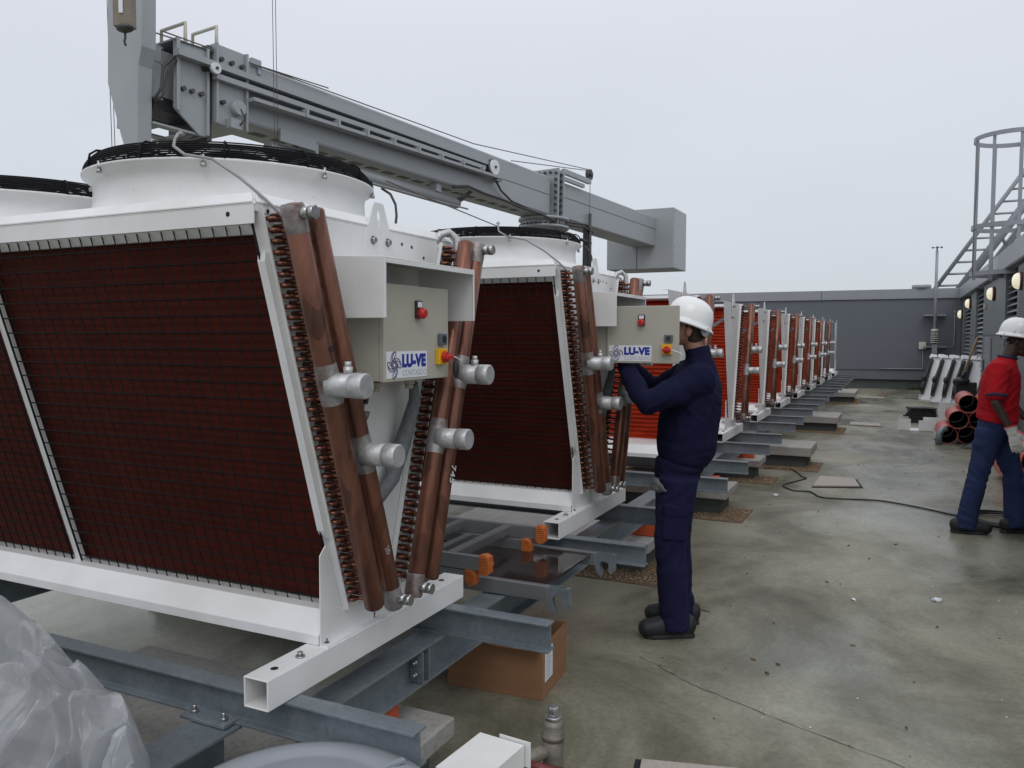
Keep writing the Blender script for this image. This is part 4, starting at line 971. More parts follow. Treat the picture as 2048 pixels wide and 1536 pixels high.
b = MB(); b.box(-.10, .10, -.09, 0, -.11, .11); b.build('box', CREAM, jb, .01)
b = MB(); b.tube([(.10,-.03,-.04), (.85,-.03,-.04), (.85,-.03,1.0)], .016, 6); b.tube([(.02,-.03,-.1), (.02,-.03,-.72), (-1.2,-.03,-.72)], .016, 6); b.ell((.85,-.03,1.02), (.035,.035,.05), n=8, k=6); b.build('conduit', BAND, jb)
b = MB(); b.cyl((2.30,25.55,3.10), (2.30,25.55,3.22), .27, 24); o = b.build('roof_vent', BAND); tag(o, 'low round vent on top of the parapet coping', 'vent')
# ------------------------------------------------------------------ inclined ladder and cage on the roof
il = empty('inclined_ladder', (2.67, 26.2, 3.1), 'long inclined grey steel ladder rising to the right above the roof corner', 'ladder')
dx, dz = 1.0, 1.36
def LP(t, off=0, dy=0): return (off+t*dx*1.0, dy, t*dz)
b = MB(); b.tube([(-.1,0,-.15), (3.6,0,3.6*1.52)], .062, 12); b.build('handrail', BAND, il)
for off, r, dy in ((.70, .125, 0), (1.08, .10, .4)):
    b = MB(); b.tube([(off-.2,dy,-.30), (off+3.6,dy,3.6*1.52)], r, 14); b.build('stringer', BAND, il)
b = MB(); b.tube([(1.75,.1,1.6), (1.95,.4,1.32)], .05, 8); b.cutp(); b.tube([(2.25,.1,2.35), (2.6,.4,2.3)], .06, 8); b.build_each('tie', BAND, il)
for i in range(15):
    z_ = .12+i*.356; x_ = z_/1.52
    b = MB(); b.cyl((x_, 0, z_), (x_+.70, 0, z_+.01), .034, 8); b.build('rung', BAND, il)
cg = empty('ladder_cage', (3.46, 14.03, 2.7), 'round grey safety cage of rings and uprights standing at the roof edge', 'cage')
R_ = .62
def ringz(z, h=.07):
    b = MB(); n = 56
    b.ring([(R_*math.cos(2*math.pi*k/n), R_*math.sin(2*math.pi*k/n)) for k in range(n)], [((R_-.012)*math.cos(2*math.pi*k/n), (R_-.012)*math.sin(2*math.pi*k/n)) for k in range(n)], 'z', z-h/2, z+h/2); return b
for z_ in (.03, .84, 2.36): ringz(z_, .075).build('hoop', BAND, cg)
for k in range(9):
    a = 2*math.pi*k/9+.25+math.pi; x_, y_ = (R_-.03)*math.cos(a), (R_-.03)*math.sin(a)
    b = MB(); b.box(x_-.025, x_+.025, y_-.012, y_+.012, -.05, 2.38); b.build('upright', BAND, cg)
b = MB(); b.tube([(-R_+.03, -.25, 2.36), (-R_+.05,-.25,1.6), (-R_+.03,-.25,.9), (-R_+.03, -.25, .0)], .007, 5); b.build('hanging_wire', ROPE, cg)
b = MB()
for i, yy in enumerate((-2.0, -.2, 1.6)): b.cutp(); b.cyl((.2, yy, .38), (.2, yy, .66), .025, 10)
b.cutp(); b.tube([(.2,-3,.62), (.2,-.2,.60), (.2,2.4,.62)], .006, 4); b.build_each('edge_post', BAND, cg)
# ------------------------------------------------------------------ crane
P0 = Vector((-2.87762304, 13.62104885, 3.49521117)); va = Vector((-0.12888435, -0.99127829, 0.02749876)); vn = Vector((0.99165329, -0.12893311, 0)); vt = Vector((0.0035455, 0.02726924, 0.99962184))
CM = Matrix(((va.x, vn.x, vt.x, 0), (va.y, vn.y, vt.y, 0), (va.z, vn.z, vt.z, 0), (0, 0, 0, 1)))
cr_ = empty('roof_crane', P0, 'grey steel roof crane with long boom reaching over the coolers', 'crane')
def cmb(): return MB(1.0, CM)
# coordinates: (s along boom toward the camera, n toward the coolers' right side, t up)
b = cmb(); b.box(-.35, 3.70, -.50, 0, 0, .59); b.build('rear_boom', CRANE, cr_, .02)
b = cmb(); b.box(3.98, 10.36, -.52, 0, -.02, .60); bo = b.build('front_boom', CRANE, cr_, .03)
b = cmb()
for i in range(18): b.cutp(); b.box(4.6+i*.29, 4.78+i*.29, -.30, -.20, -.024, -.0205)
b.build_each('boom_slot', CRANED, bo)
b = cmb(); b.box(-.3, 3.69, .0015, .004, .345, .352); b.cutp(); b.box(4.0, 10, .0015, .004, .30, .307); b.build_each('weld_seam', CRANED, cr_)
fl = cmb()
for s0 in (3.70, 3.87): fl.box(s0, s0+.035, -.62, .10, -.20, .75)
fl.box(3.736, 3.869, -.50, .0, .0, .60); fo = fl.build('flange', CRANE, cr_, .004)
b = cmb()
for j in range(9): b.cutp(); b.cyl((3.66, .055, -.13+j*.1), (3.94, .055, -.13+j*.1), .024, 6)
for j in range(6): b.cutp(); b.cyl((3.66, -.05-j*.1, .69), (3.94, -.05-j*.1, .69), .024, 6)
b.build_each('flange_bolt', CRANED, fo)
b = cmb(); b.box(2.75, 3.69, .02, .09, .70, .78); b.cutp(); b.box(2.95, 3.69, .02, .07, .60, .66); b.build_each('pulley_arm', CRANE, cr_)
b = cmb(); b.cyl((2.77,.03,.86), (2.77,.085,.86), .095, 24); b.cyl((2.77,.085,.86), (2.77,.12,.86), .035, 12); b.build('pulley', CRANED, cr_)
# slewing tower below the boom
b = cmb(); b.lathe([(0,-.20), (.42,-.20), (.42,-.16), (.36,-.16), (.36,-.07), (.42,-.07), (.42,-.025), (0,-.025)], (3.75, -.26, 0), 40); tw = b.build('slewing_ring', CRANE, cr_)
b = cmb()
for k in range(30): a = 2*math.pi*k/30; b.cutp(); b.cyl((3.75+.39*math.cos(a), -.26+.39*math.sin(a), -.16), (3.75+.39*math.cos(a), -.26+.39*math.sin(a), -.13), .02, 6)
b.build_each('ring_bolt', CRANED, tw)
b = cmb(); b.lathe([(.30,-.20), (.30,-3.0), (.6,-3.05), (.6,-3.5)], (3.75, -.26, 0), 32); b.build('column', CRANE, cr_)
b = cmb()
for i, ds in enumerate((0, .10)): b.cutp(); b.box(2.62+ds, 2.66+ds, -.05, .03, -1.6, -.02)
b.cutp(); b.tube([(2.6,.02,-.30), (2.95,.02,-.28)], .03, 8); b.cutp(); b.tube([(2.70,.05,.2), (2.68,.05,-.5), (2.66,.05,-1.6)], .03, 8); b.build_each('cable_chain', CRANED, cr_)
# counterweight (axis aligned with the building)
b = MB(); o_ = P0; b.box(-3.89-o_.x, -2.46-o_.x, 13.92-o_.y, 14.98-o_.y, 3.035-o_.z, 4.26-o_.z); cw = b.build('counterweight', CRANE, cr_, .01)
b = MB(); b.box(-3.24-o_.x, -3.228-o_.x, 13.914-o_.y, 13.919-o_.y, 3.05-o_.z, 4.25-o_.z)
for i in range(7):
    b.cutp(); b.box(-2.455-o_.x, -2.447-o_.x, 13.97-o_.y, 13.985-o_.y, 3.1+i*.18-o_.z, 3.115+i*.18-o_.z)
b.build_each('panel_seam', CRANED, cw)
# sleeve boxes at the near end
b = cmb(); b.box(10.0, 10.37, -.60, .045, -.12, .63); sl = b.build('sleeve', CRANE, cr_, .006)
b = cmb()
for s0 in (10.0, 10.345): b.cutp(); b.box(s0, s0+.025, .046, .075, -.12, .63)
b.build_each('sleeve_edge', CRANE, sl)
b = cmb(); b.prism([(10.78,-.08), (10.78,.55), (10.43,.55), (10.43,-.27), (10.52,-.27)], 'y', -.005, .02); b.box(10.43, 10.78, -.60, -.58, -.08, .55); b.box(10.43, 10.78, -.58, -.005, .53, .55); b.box(10.43, 10.62, -.58, -.005, -.27, -.255)
s2 = b.build('sleeve', CRANE, cr_, .003)
b = cmb(); b.box(10.40, 10.96, -.46, -.10, .02, .44); b.box(10.40, 10.99, -.50, -.46, -.02, .48); b.build('inner_boom', CRANE, cr_, .004)
b = cmb(); b.box(10.41, 10.44, -.575, -.01, -.25, .52); b.box(10.45, 10.9, -.44, -.12, -.10, .015); b.build('dark_interior', CRANED, cr_)
b = cmb(); b.box(10.43, 10.455, .021, .05, -.26, .55); b.cutp(); b.box(10.74, 10.775, .021, .05, -.10, .55); b.build_each('sleeve_edge', CRANE, s2)
b = cmb(); b.box(10.375, 10.425, -.58, .01, -.30, .60); b.build('sleeve_gap', CRANED, cr_)
b = cmb()
for s_, t_ in ((10.31,.49), (10.19,.49), (10.07,.49), (10.29,.09), (10.17,.09), (10.05,.09)): b.cutp(); b.cyl((s_, .04, t_), (s_, .085, t_), .022, 8)
b.build_each('sleeve_bolt', CRANED, sl)
b = cmb()
for s_, t_ in ((10.70,.11), (10.61,.11), (10.51,.11)): b.cutp(); b.cyl((s_, .01, t_), (s_, .06, t_), .022, 8)
b.build_each('sleeve_bolt', CRANED, s2)
b = cmb()
b.ring([(10.47,.0), (10.98,.0), (10.98,-.50), (10.47,-.50)], [(10.58,-.10), (10.86,-.10), (10.86,-.38), (10.58,-.38)], 'z', -.27, -.25)
b.box(10.96, 10.985, -.56, -.47, -.24, .10); b.build('bottom_plate', CRANE, cr_, .003)
# hose trays along the side
def traybar(s0, t0, s1, t1, h, n0, n1, nm='hose_tray', mt=CRANE):
    b = cmb(); b.add([(s0,n0,t0-h), (s0,n1,t0-h), (s0,n1,t0), (s0,n0,t0), (s1,n0,t1-h), (s1,n1,t1-h), (s1,n1,t1), (s1,n0,t1)], [(0,1,2,3), (4,7,6,5), (0,4,5,1), (1,5,6,2), (2,6,7,3), (3,7,4,0)]); b.build(nm, mt, cr_)
traybar(10.80, .43, 5.9, .44, .055, .03, .12); traybar(10.40, .325, 5.98, .355, .05, .05, .12); traybar(10.0, .205, 5.56, .27, .035, .05, .16)
traybar(10.02, .28, 5.85, .33, .06, .02, .06, 'hose_bundle', CRANED); traybar(10.5, .37, 5.95, .39, .035, .02, .05, 'hose_bundle', CRANED)
b = cmb()
for i in range(8): s_ = 9.3-i*.46; tt = .205+(.27-.205)*(10-s_)/4.44; b.cutp(); b.box(s_, s_+.03, .045, .175, tt-.04, tt+.05)
b.build_each('tray_clip', CRANE, cr_)
b = cmb(); b.cyl((10.42,.10,.36), (10.42,.145,.36), .05, 24); b.cutp(); b.cyl((5.80,.10,.37), (5.80,.16,.37), .105, 28); d_ = b.build_each('end_disc', LABEL, cr_)[1]
b = cmb(); b.cyl((10.42,.146,.36), (10.42,.16,.36), .014, 10); b.cutp(); b.cyl((5.80,.161,.37), (5.80,.18,.37), .02, 10); b.cyl((5.80,.08,.37), (5.80,.14,.37), .118, 28); b.build_each('disc_hub', CRANED, d_)
b = cmb(); b.box(5.6, 5.72, .02, .14, .20, .26); b.cutp(); b.cyl((10.13,-.02,.07), (10.13,.12,.07), .07, 20); b.cutp(); b.box(10.12, 10.24, .05, .12, -.14, -.05); b.build_each('side_fitting', CRANE, cr_)
b = cmb(); b.cutp(); b.tube([(10.13,.12,.06), (10.08,.13,-.02), (10.14,.13,-.1)], .008, 6); b.cutp(); b.tube([(10.8,.05,.36), (10.9,.03,.25), (10.92,.03,.05), (10.98,.02,-.06)], .014, 6); b.cutp(); b.tube([(10.78,.05,.34), (10.86,.03,.2), (10.9,.03,0), (10.97,.02,-.08)], .010, 6)
b.cutp(); b.tube([(6.6,.02,-.04), (6.3,.05,.02), (5.9,.05,-.01), (5.4,.06,-.02), (5.0,.05,-.05), (4.4,.06,-.06), (3.9,.08,-.12), (3.4,.05,-.10), (2.9,.05,-.06), (2.6,.06,-.12)], .020, 6)
b.cutp(); b.tube([(5.75,.10,.25), (5.5,.06,.1), (5.2,.05,0), (4.6,.05,-.04), (4.0,.07,-.09), (3.5,.06,-.06), (2.85,.06,-.01), (2.62,.06,-.10)], .016, 6)
b.cutp(); b.tube([(6.45,-.10,-.22), (6.3,-.02,-.10), (6.15,.0,-.02), (6.3,-.05,-.16), (6.5,-.10,-.24)], .02, 6)
b.build_each('hydraulic_hose', CRANED, cr_)
b = cmb(); b.cyl((6.32,-.12,-.20), (9.6,-.12,-.17), .075, 16); b.box(6.75, 6.85, -.18, -.06, -.13, -.021); b.tube([(6.2,-.02,-.27), (7.4,.0,-.28), (9.2,.0,-.27)], .012, 6); b.build('hydraulic_cylinder', CRANE, cr_)
b = cmb(); b.box(9.05, 9.55, .002, .022, -.10, .03); b.box(9.02, 9.06, -.3, .02, -.12, -.02); b.build('patch_plate', CRANE, cr_)
b = cmb(); b.box(9.84, 9.92, -.02, .02, .56, .64); b.box(9.80, 9.84, -.02, .02, .50, .64); b.build('rope_guide', CRANE, cr_)
for s_, t_ in ((10.62, .55), (10.28, .63)):
    b = cmb(); b.tube([(s_,-.05,t_-.04), (s_,-.05,t_+.20), (s_+.0,-.42,t_+.20), (s_,-.42,t_-.04)], .018, 8); b.build('guard_rail', CREAM, cr_)
# mast plate behind the sleeve
b = cmb(); b.prism([(-.48,1.9), (.04,1.9), (.05,.78), (.05,.36), (.0,.20), (-.01,-.10), (-.02,-.65), (-.14,-.65), (-.27,-.38), (-.48,.12)], 'x', 10.98, 11.12); mp_ = b.build('mast_plate', CRANE, cr_, .01)
b = cmb(); b.box(10.86, 10.97, -.10, -.06, -.02, .46); 
for t_ in (.44, .30, -.02): b.cutp(); b.box(10.84, 10.975, -.30, -.06, t_, t_+.012)
b.build_each('mast_bracket', CRANE, mp_)
b = cmb()
for n_, t_ in ((-.30,.74), (-.14,.66), (-.12,-.32)): b.cutp(); b.cyl((10.93, n_, t_), (10.985, n_, t_), .018, 6)
b.build_each('mast_bolt', CRANED, mp_)
b = cmb()
for (s0, t0, s1, t1) in ((11.0,.52,8.9,.62), (10.9,.56,6.2,.63), (6.2,.63,2.8,.95), (5.2,.60,2.8,.93)): b.cutp(); b.tube([(s0,.03,t0), (s1,.04,t1)], .007, 5)
b.cutp(); b.tube([(2.70,.04,.86), (2.69,.04,-.3)], .006, 5); b.build_each('boom_rope', ROPE, cr_)
# pulley block and ropes hanging from above
pb = empty('pulley_block', (-4.02, 2.24, 4.15), 'brownish pulley block with hook hanging at the top left', 'pulley block')
rr = Matrix.Rotation(.45, 4, 'Z')
b = MB(); b.box(-.075, .075, -.05, .05, .0, .55, rr); b.build('housing', BROWNV2 if 'BROWNV2' in globals() else mat('aged_tan_paint', (.27,.23,.17), .6, .1, (.16,.14,.11), 14, .9, .2, 60), pb, .006)
b = MB(); b.box(-.020, .012, -.060, -.0505, .10, .52, rr); b.build('sight_slot', LABEL, pb)
b = MB(); b.ell((0,0,0), (.085,.06,.035)); b.tube([(0,0,-.02), (0,0,-.08), (-.012,0,-.11), (.004,0,-.14)], .010, 6); b.build('hook', CRANED, pb)
for i, (x, y, dx_, lb, z0) in enumerate([(-4.95, 2.81, -.012, 'pair of thin steel ropes at the far left of the sky', 2.6), (-3.54, 3.47, .012, 'pair of thin steel ropes passing before the crane boom', 2.6)]):
    t = empty('steel_rope', (x, y, 2.2), lb, 'rope', 'hanging steel rope pairs'); L = 5.0
    for off in (-.014, .014):
        b = MB(); b.tube([(off*rt.x+(.045 if i == 0 else -.0), off*rt.y, 0), (off*rt.x, off*rt.y, L)], .0035, 5); b.build('rope_strand', ROPE, t)
# thin stay line across the sky between the fans
b = MB(); b.tube([(-2.2, 3.3, 2.95), (-2.4, 8.0, 2.75)], .006, 5); o = b.build('stay_line', ROPE); tag(o, 'thin dark line strung across the sky between the two fans', 'line')
#PEOPLE#
# ------------------------------------------------------------------ people
def flesh(name, b, voxel, material, parent, smooth=3, folds=None):
    me = b.mesh('tmp'); o = bpy.data.objects.new('tmp', me); scn.collection.objects.link(o)
    r = o.modifiers.new('r', 'REMESH'); r.mode = 'VOXEL'; r.voxel_size = voxel
    dg = bpy.context.evaluated_depsgraph_get(); dg.update(); m2 = bpy.data.meshes.new_from_object(o.evaluated_get(dg)); bpy.data.objects.remove(o)
    bm = bmesh.new(); bm.from_mesh(m2)
    for _ in range(smooth): bmesh.ops.smooth_vert(bm, verts=bm.verts, factor=.5, use_axis_x=True, use_axis_y=True, use_axis_z=True)
    if folds:
        bm.normal_update()
        for v in bm.verts: v.co += v.normal*folds(v.co)
    for f in bm.faces: f.smooth = True
    bm.to_mesh(m2); bm.free(); m2.name = name; m2.materials.clear(); m2.materials.append(material)
    q = bpy.data.objects.new(name, m2); scn.collection.objects.link(q); q.parent = parent; return q
V = Vector
def fold_fn(pts, amp, base=.004):
    # pts: (centre, radius, direction, frequency): creases gathered near joints
    def fn(p):
        d = noise.noise(p*7)*base*1.2+noise.noise(p*16)*base*.6
        for c, r, dr, fr in pts:
            w_ = max(0, 1-(p-V(c)).length/r)
            if w_:
                u_ = V(dr).normalized(); q = p*5+u_*(p.dot(u_)*fr*.36); n1 = noise.noise(q); n2 = noise.noise(q*.6+V((3, 1, 7)))
                d += amp*w_**.6*(1-abs(n1)*4.5-abs(n2)*1.5)
        return d
    return fn
def hand(b, wr, d, t, n, curl=.5, sc=1.0, glove=0):
    wr, d, t, n = V(wr), V(d).normalized(), V(t).normalized(), V(n).normalized(); g = glove
    k = wr+d*.085*sc
    b.tube([wr-d*.02, wr+d*.01, wr+d*.045*sc, k, k+d*.012], [(.028+g,.020+g), (.030+g,.019+g), (.040+g,.017+g), (.042+g,.014+g), (.036+g,.011+g)], 14, ref=t)
    for off, L in ((-.031,.058), (-.011,.072), (.010,.078), (.030,.070)):
        p = k+t*off*1.02*sc-d*.006; c = curl*(1.15 if off < 0 else .95); r = .0085+g*.8
        d1 = (d+n*math.tan(min(c*.55,1.2))+t*off*2).normalized(); p1 = p+d1*L*.45*sc; d2 = (d*math.cos(c*1.4)+n*math.sin(c*1.4)).normalized(); p2 = p1+d2*L*.33*sc; d3 = (d*math.cos(c*2.0)+n*math.sin(c*2.0)).normalized(); p3 = p2+d3*L*.24*sc
        b.tube([p, p1, p2, p3], [r*1.1, r*1.03, r*.95, r*.8], 10, dome=1)
    p = wr+d*.022*sc+t*.030*sc; p1 = p+(d*.7+t*.6+n*.15).normalized()*.036*sc; p2 = p1+(d*.9+t*.25+n*.25*curl).normalized()*.030*sc
    b.tube([p-t*.012, p, p1, p2], [.015+g, .0145+g, .011+g*.8, .0088+g*.8], 10, dome=1)
def head(b, c, T):
    c = V(c); E = lambda p, r, R=None: b.ell(c+T @ V(p), r, (T @ R) if R else T)
    E((-.015,0,.050), (.098,.076,.088)); E((.020,0,-.010), (.074,.066,.085)); E((.040,0,-.070), (.048,.047,.040)); E((.070,0,-.092), (.022,.024,.018))
    E((.070,0,.022), (.030,.052,.018)); E((.098,0,-.022), (.017,.013,.024)); E((.107,0,-.034), (.014,.017,.011)); E((.087,0,-.064), (.013,.025,.008)); E((.085,0,-.075), (.013,.022,.008))
    for s in (-1, 1):
        E((.060,.036*s,-.030), (.030,.024,.024)); E((-.008,.078*s,-.012), (.017,.007,.031), Matrix.Rotation(.25, 3, 'Y')); E((-.016,.084*s,-.008), (.010,.006,.022)); E((.075,.030*s,.004), (.014,.015,.011))
def figure(root, J, skin, hands):
    b = MB()
    b.tube([J['pelvis'], J['waist'], J['chest'], J['neckb']], [(.10,.075), (.12,.085), (.15,.10), (.07,.06)], 16, ref=(0,1,0), dome=.3)
    b.tube([V(J['neckb'])-V((0,0,.04)), J['neckb'], J['neckt'], V(J['neckt'])+V((.01,0,.05))], [.062,.056,.055,.05], 14)
    for s in 'NF':
        b.tube([J['sh'+s], J['el'+s], J['wr'+s]], [.048,.038,.026], 12, dome=.6); b.tube([J['chest'], J['sh'+s]], [.07,.05], 12, dome=.5)
        b.tube([V(J['hip'+s])*.9+V((0,0,.0)), J['kn'+s], J['an'+s]], [.060,.048,.038], 12, dome=.3)
        f = V(J['an'+s]); fd = V(J.get('ft'+s, (1,0,0))); b.tube([f-fd*.03-V((0,0,.03)), f+fd*.12-V((0,0,.055))], [.034,.026], 10, dome=.8)
    head(b, J['head'], J['headR'])
    for args in hands: hand(b, *args)
    return flesh('body', b, .0055, skin, root, 2)
def eyes(root, J):
    for s in (-1, 1):
        b = MB(); b.ell(V(J['head'])+J['headR'] @ V((.083,.030*s,.0)), (.010,.011,.009)); o = b.build('eye', LABEL, root)
def shoe(root, an, fd, L=.285, name='shoe'):
    an = V(an); fd = V(fd).normalized(); g = V((an.x, an.y, 0)); b = MB()
    h = g-fd*.082
    b.tube([h+V((0,0,.060)), h+fd*.05+V((0,0,.068)), h+fd*.13+V((0,0,.062)), h+fd*.20+V((0,0,.055)), h+fd*(L-.045)+V((0,0,.052))], [(.044,.060), (.048,.074), (.050,.064), (.055,.052), (.052,.047)], 16, ref=V((-fd.y,fd.x,0)), dome=.8)
    b.tube([g+V((0,0,.04)), g+fd*.01+V((0,0,.135))], [.056,.058], 14)
    o = flesh(name, b, .006, SHOE, root, 3, lambda p: noise.noise(p*30)*.0015)
    b = MB(); n = V((-fd.y, fd.x, 0)); O = [(-.108,-.024), (-.108,.024), (-.08,.036), (.0,.036), (.07,.043), (.125,.044), (.160,.030), (.172,.0), (.160,-.030), (.125,-.043), (.07,-.040), (.0,-.034), (-.08,-.036)]
    P = [(g.x+fd.x*x+n.x*y, g.y+fd.y*x+n.y*y) for x, y in O]; b.prism(P, 'z', .001, .024); b.build('sole', BLACK, o, .004)
    b = MB()
    for i in range(4): b.cutp(); q = h+fd*(.115+.022*i)+V((0,0,.098-.010*i)); b.tube([q+n*.026, q+V((0,0,.007)), q-n*.026], .003, 5)
    b.build_each('lace', DGREY, o)
def helmet(root, c, T, marks=False):
    c = V(c); M = Matrix.Translation(c) @ T.to_4x4(); b = MB(1, M); n = 48
    prof = [(1.13,-.010), (1.12,-.003), (1.035,.002), (1.03,.007), (.995,.009), (.985,.022), (.965,.045), (.90,.075), (.78,.102), (.60,.122), (.38,.134), (.18,.139), (.0,.140)]
    def pt(r, z, k):
        a = 2*math.pi*k/n; ca, sa = math.cos(a), math.sin(a); R = r
        if r > 1.03: R = r*(1+.16*max(0, ca)**2)                       # longer peak in front
        zz = z-(.018*max(0, ca)**2 if r > 1.03 else 0)
        if r < .95 and z > .06: zz += .006*math.exp(-(sa*r*8)**2)       # centre ridge
        return (.132*R*ca, .108*R*sa, zz)
    vs = [pt(r, z, k) for r, z in prof for k in range(n)]+[pt(r*.965, z-.006, k) for r, z in prof for k in range(n)]; m = len(prof); fs = []
    for o_ in (0, m*n):
        for i in range(m-1):
            for k in range(n): fs.append((o_+i*n+k, o_+i*n+(k+1) % n, o_+(i+1)*n+(k+1) % n, o_+(i+1)*n+k))
    for k in range(n): fs.append((k, (k+1) % n, m*n+(k+1) % n, m*n+k))
    b.add(vs, fs, True); h = b.build('helmet', HELM, root)
    b = MB(1, M); b.tube([(.122*math.cos(2*math.pi*k/32), .098*math.sin(2*math.pi*k/32), -.008) for k in range(32)], (.004), 6, closed=True)
    b.prism([(-.10,.004), (-.108,-.025), (-.092,-.045), (-.075,-.038), (-.045,-.004)], 'y', -.088, -.083); b.prism([(-.10,.004), (-.108,-.025), (-.092,-.045), (-.075,-.038), (-.045,-.004)], 'y', .083, .088)
    b.tube([(-.085,-.085,-.030), (-.108,-.05,-.040), (-.114,0,-.042), (-.108,.05,-.040), (-.085,.085,-.030)], [(.009,.003)]*5, 8); b.build('headband', STRAP, h)
    if marks:
        F = Matrix(((1,0,0,0), (0,0,1,0), (0,1,0,0), (0,0,0,1)))
        for dx_, s_ in ((-.034, 'II'), (-.004, '-'), (.014, 'II')):
            text_obj('helmet_mark', s_, .018, LGREY, h, M @ Matrix.Translation((dx_, -.1065-.0, .022)) @ Matrix.Rotation(math.radians(90), 4, 'X'), ext=.003)
    return h
# ---- worker at the control box
SA = 1.016
pa = empty('person', (.683, 1.869, 0), 'worker in navy jacket and white helmet with hands behind the open control box door', 'person', None, math.atan2(-.434, -.90))
pa.scale = (1, 1, 1)
RA = Matrix.Rotation(math.radians(-17), 3, 'Y')
JA = dict(pelvis=(-.005,0,.90), waist=(-.03,0,1.02), chest=(-.09,0,1.30), neckb=(-.118,0,1.49), neckt=(-.085,0,1.585), head=(-.038,0,1.668), headR=RA,
          shN=(-.10,.165,1.41), elN=(.205,.215,1.285), wrN=(.285,-.045,1.475), shF=(-.09,-.165,1.41), elF=(.08,-.25,1.32), wrF=(.25,-.20,1.48),
          hipN=(.005,.095,.92), knN=(.045,.10,.49), anN=(.018,.105,.10), hipF=(-.015,-.095,.92), knF=(-.02,-.10,.49), anF=(-.055,-.11,.10), ftN=(1,.06,0), ftF=(1,-.1,0))
figure(pa, JA, SKINA, [((.295,-.07,1.495), (.15,-.35,.9), (-.9,-.3,.1), (.3,-.9,-.2), .55), ((.26,-.195,1.50), (.2,-.25,.95), (.9,.1,-.1), (.1,-.95,-.1), .7)])
eyes(pa, JA)
b = MB()
for f_, z_, rf, rs in ((-.022,.935,.122,.172), (-.030,.965,.140,.190), (-.050,1.02,.158,.204), (-.062,1.12,.162,.208), (-.078,1.24,.160,.216), (-.095,1.35,.148,.215), (-.112,1.42,.120,.175), (-.120,1.475,.090,.105), (-.116,1.515,.072,.076), (-.108,1.555,.069,.070), (-.105,1.572,.070,.071)): SP.append((V((f_,0,z_)), (rs, rf)))
b.tube([p for p, r in SP], [r for p, r in SP], 24, ref=(0,1,0))
for s in 'NF':
    sh, el, wr = V(JA['sh'+s]), V(JA['el'+s]), V(JA['wr'+s])
    b.tube([V((-.09,sh.y*.5,1.385)), sh, sh.lerp(el, .5)+V((0,0,-.008)), el+V((.008,0,-.005)), el.lerp(wr, .3)+V((0,0,-.006)), el.lerp(wr, .72), wr.lerp(el, .02)], [.105,.092,.079,.067,.062,.052,.044], 18, dome=.7)
flesh('jacket', b, .010, NAVY, pa, 3, fold_fn([((.19,.2,1.28), .17, (1,.2,.9), 70), ((-.06,.15,1.33), .20, (1,0,-1.4), 46), ((-.03,.1,1.0), .16, (.15,0,1), 52), ((.08,-.22,1.34), .16, (1,0,.4), 70), ((-.16,.12,1.15), .22, (1,.3,.25), 44)], .0055, .004))
b = MB(); b.tube([(-.020,0,.900), (-.021,0,.925), (-.024,0,.948)], [(.172,.122), (.178,.129), (.172,.124)], 28, ref=(0,1,0)); flesh('hem_band', b, .008, NAVY, pa, 2)
def legs(root, J, material, rads, hw, folds, name='trousers'):
    b = MB(); b.tube([(J['pelvis'][0],0,.97), (J['pelvis'][0]-.005,0,.90), (J['pelvis'][0]-.012,0,.84)], [(hw[0],hw[1]), (hw[0]*1.04,hw[1]*1.09), (hw[0]*.98,hw[1]*1.02)], 22, ref=(0,1,0), dome=.1)
    for s in 'NF':
        h, k, a = V(J['hip'+s]), V(J['kn'+s]), V(J['an'+s]); h = h.copy(); h.z = .87
        b.tube([h, h.lerp(k, .35), h.lerp(k, .75), k, k.lerp(a, .4), k.lerp(a, .8), a+V((.0,0,-.055))], rads, 18, ref=(0,1,0))
    return flesh(name, b, .009, material, root, 3, folds)
tr = legs(pa, JA, NAVYT, [(.094,.112), (.089,.110), (.081,.095), (.078,.088), (.074,.083), (.075,.081), (.080,.084)], (.160,.116), fold_fn([((.03,.1,.80), .22, (.8,.3,.8), 34), ((.03,.1,.50), .18, (.9,.4,.7), 34), ((.03,.1,.13), .13, (.5,.5,1), 44), ((-.05,-.1,.13), .13, (.5,-.5,1), 44), ((0,.1,.64), .18, (1,-.3,-.6), 34)], .0060, .0035))
b = MB(); b.tube([(.03,.168,.70), (.035,.166,.55)], [(.016,.068), (.020,.072)], 14, ref=(0,1,0), dome=.3); b.tube([(.03,.176,.735), (.032,.178,.68)], [(.016,.078), (.012,.062)], 14, ref=(0,1,0), dome=.3)
flesh('cargo_pocket', b, .006, NAVYT, tr, 2, lambda p: noise.noise(p*20)*.003)
shoe(pa, JA['anN'], JA['ftN']); shoe(pa, JA['anF'], JA['ftF'])
b = MB(); c_ = V(JA['head']); b.ell(c_+RA @ V((-.026,0,.040)), (.092,.080,.085), RA); b.ell(c_+RA @ V((-.055,0,-.030)), (.052,.066,.050), RA); hr = flesh('hair', b, .006, HAIR, pa, 2)
helmet(pa, (-.055,0,1.700), Matrix.Rotation(math.radians(-20), 3, 'Y'))
gl = empty('work_gloves', (.0, 0, 0), 'pair of grey work gloves hanging from the navy worker\'s front pocket', 'gloves'); gl.matrix_world = pa.matrix_basis.copy() if False else Matrix.Translation((.683,1.869,0)) @ Matrix.Rotation(math.atan2(-.434, -.90), 4, 'Z')
b = MB(); hand(b, (.135,.12,.855), (.12,.1,-1), (-.4,.8,0), (-.3,.2,.2), .9, .45, -.003); flesh('glove', b, .005, GLOVED, gl, 2)
b = MB(); hand(b, (.128,.135,.845), (-.4,.3,-.8), (-.5,.8,0), (-.3,.2,.2), .8, .45, -.003); flesh('glove', b, .005, GLOVED, gl, 2)
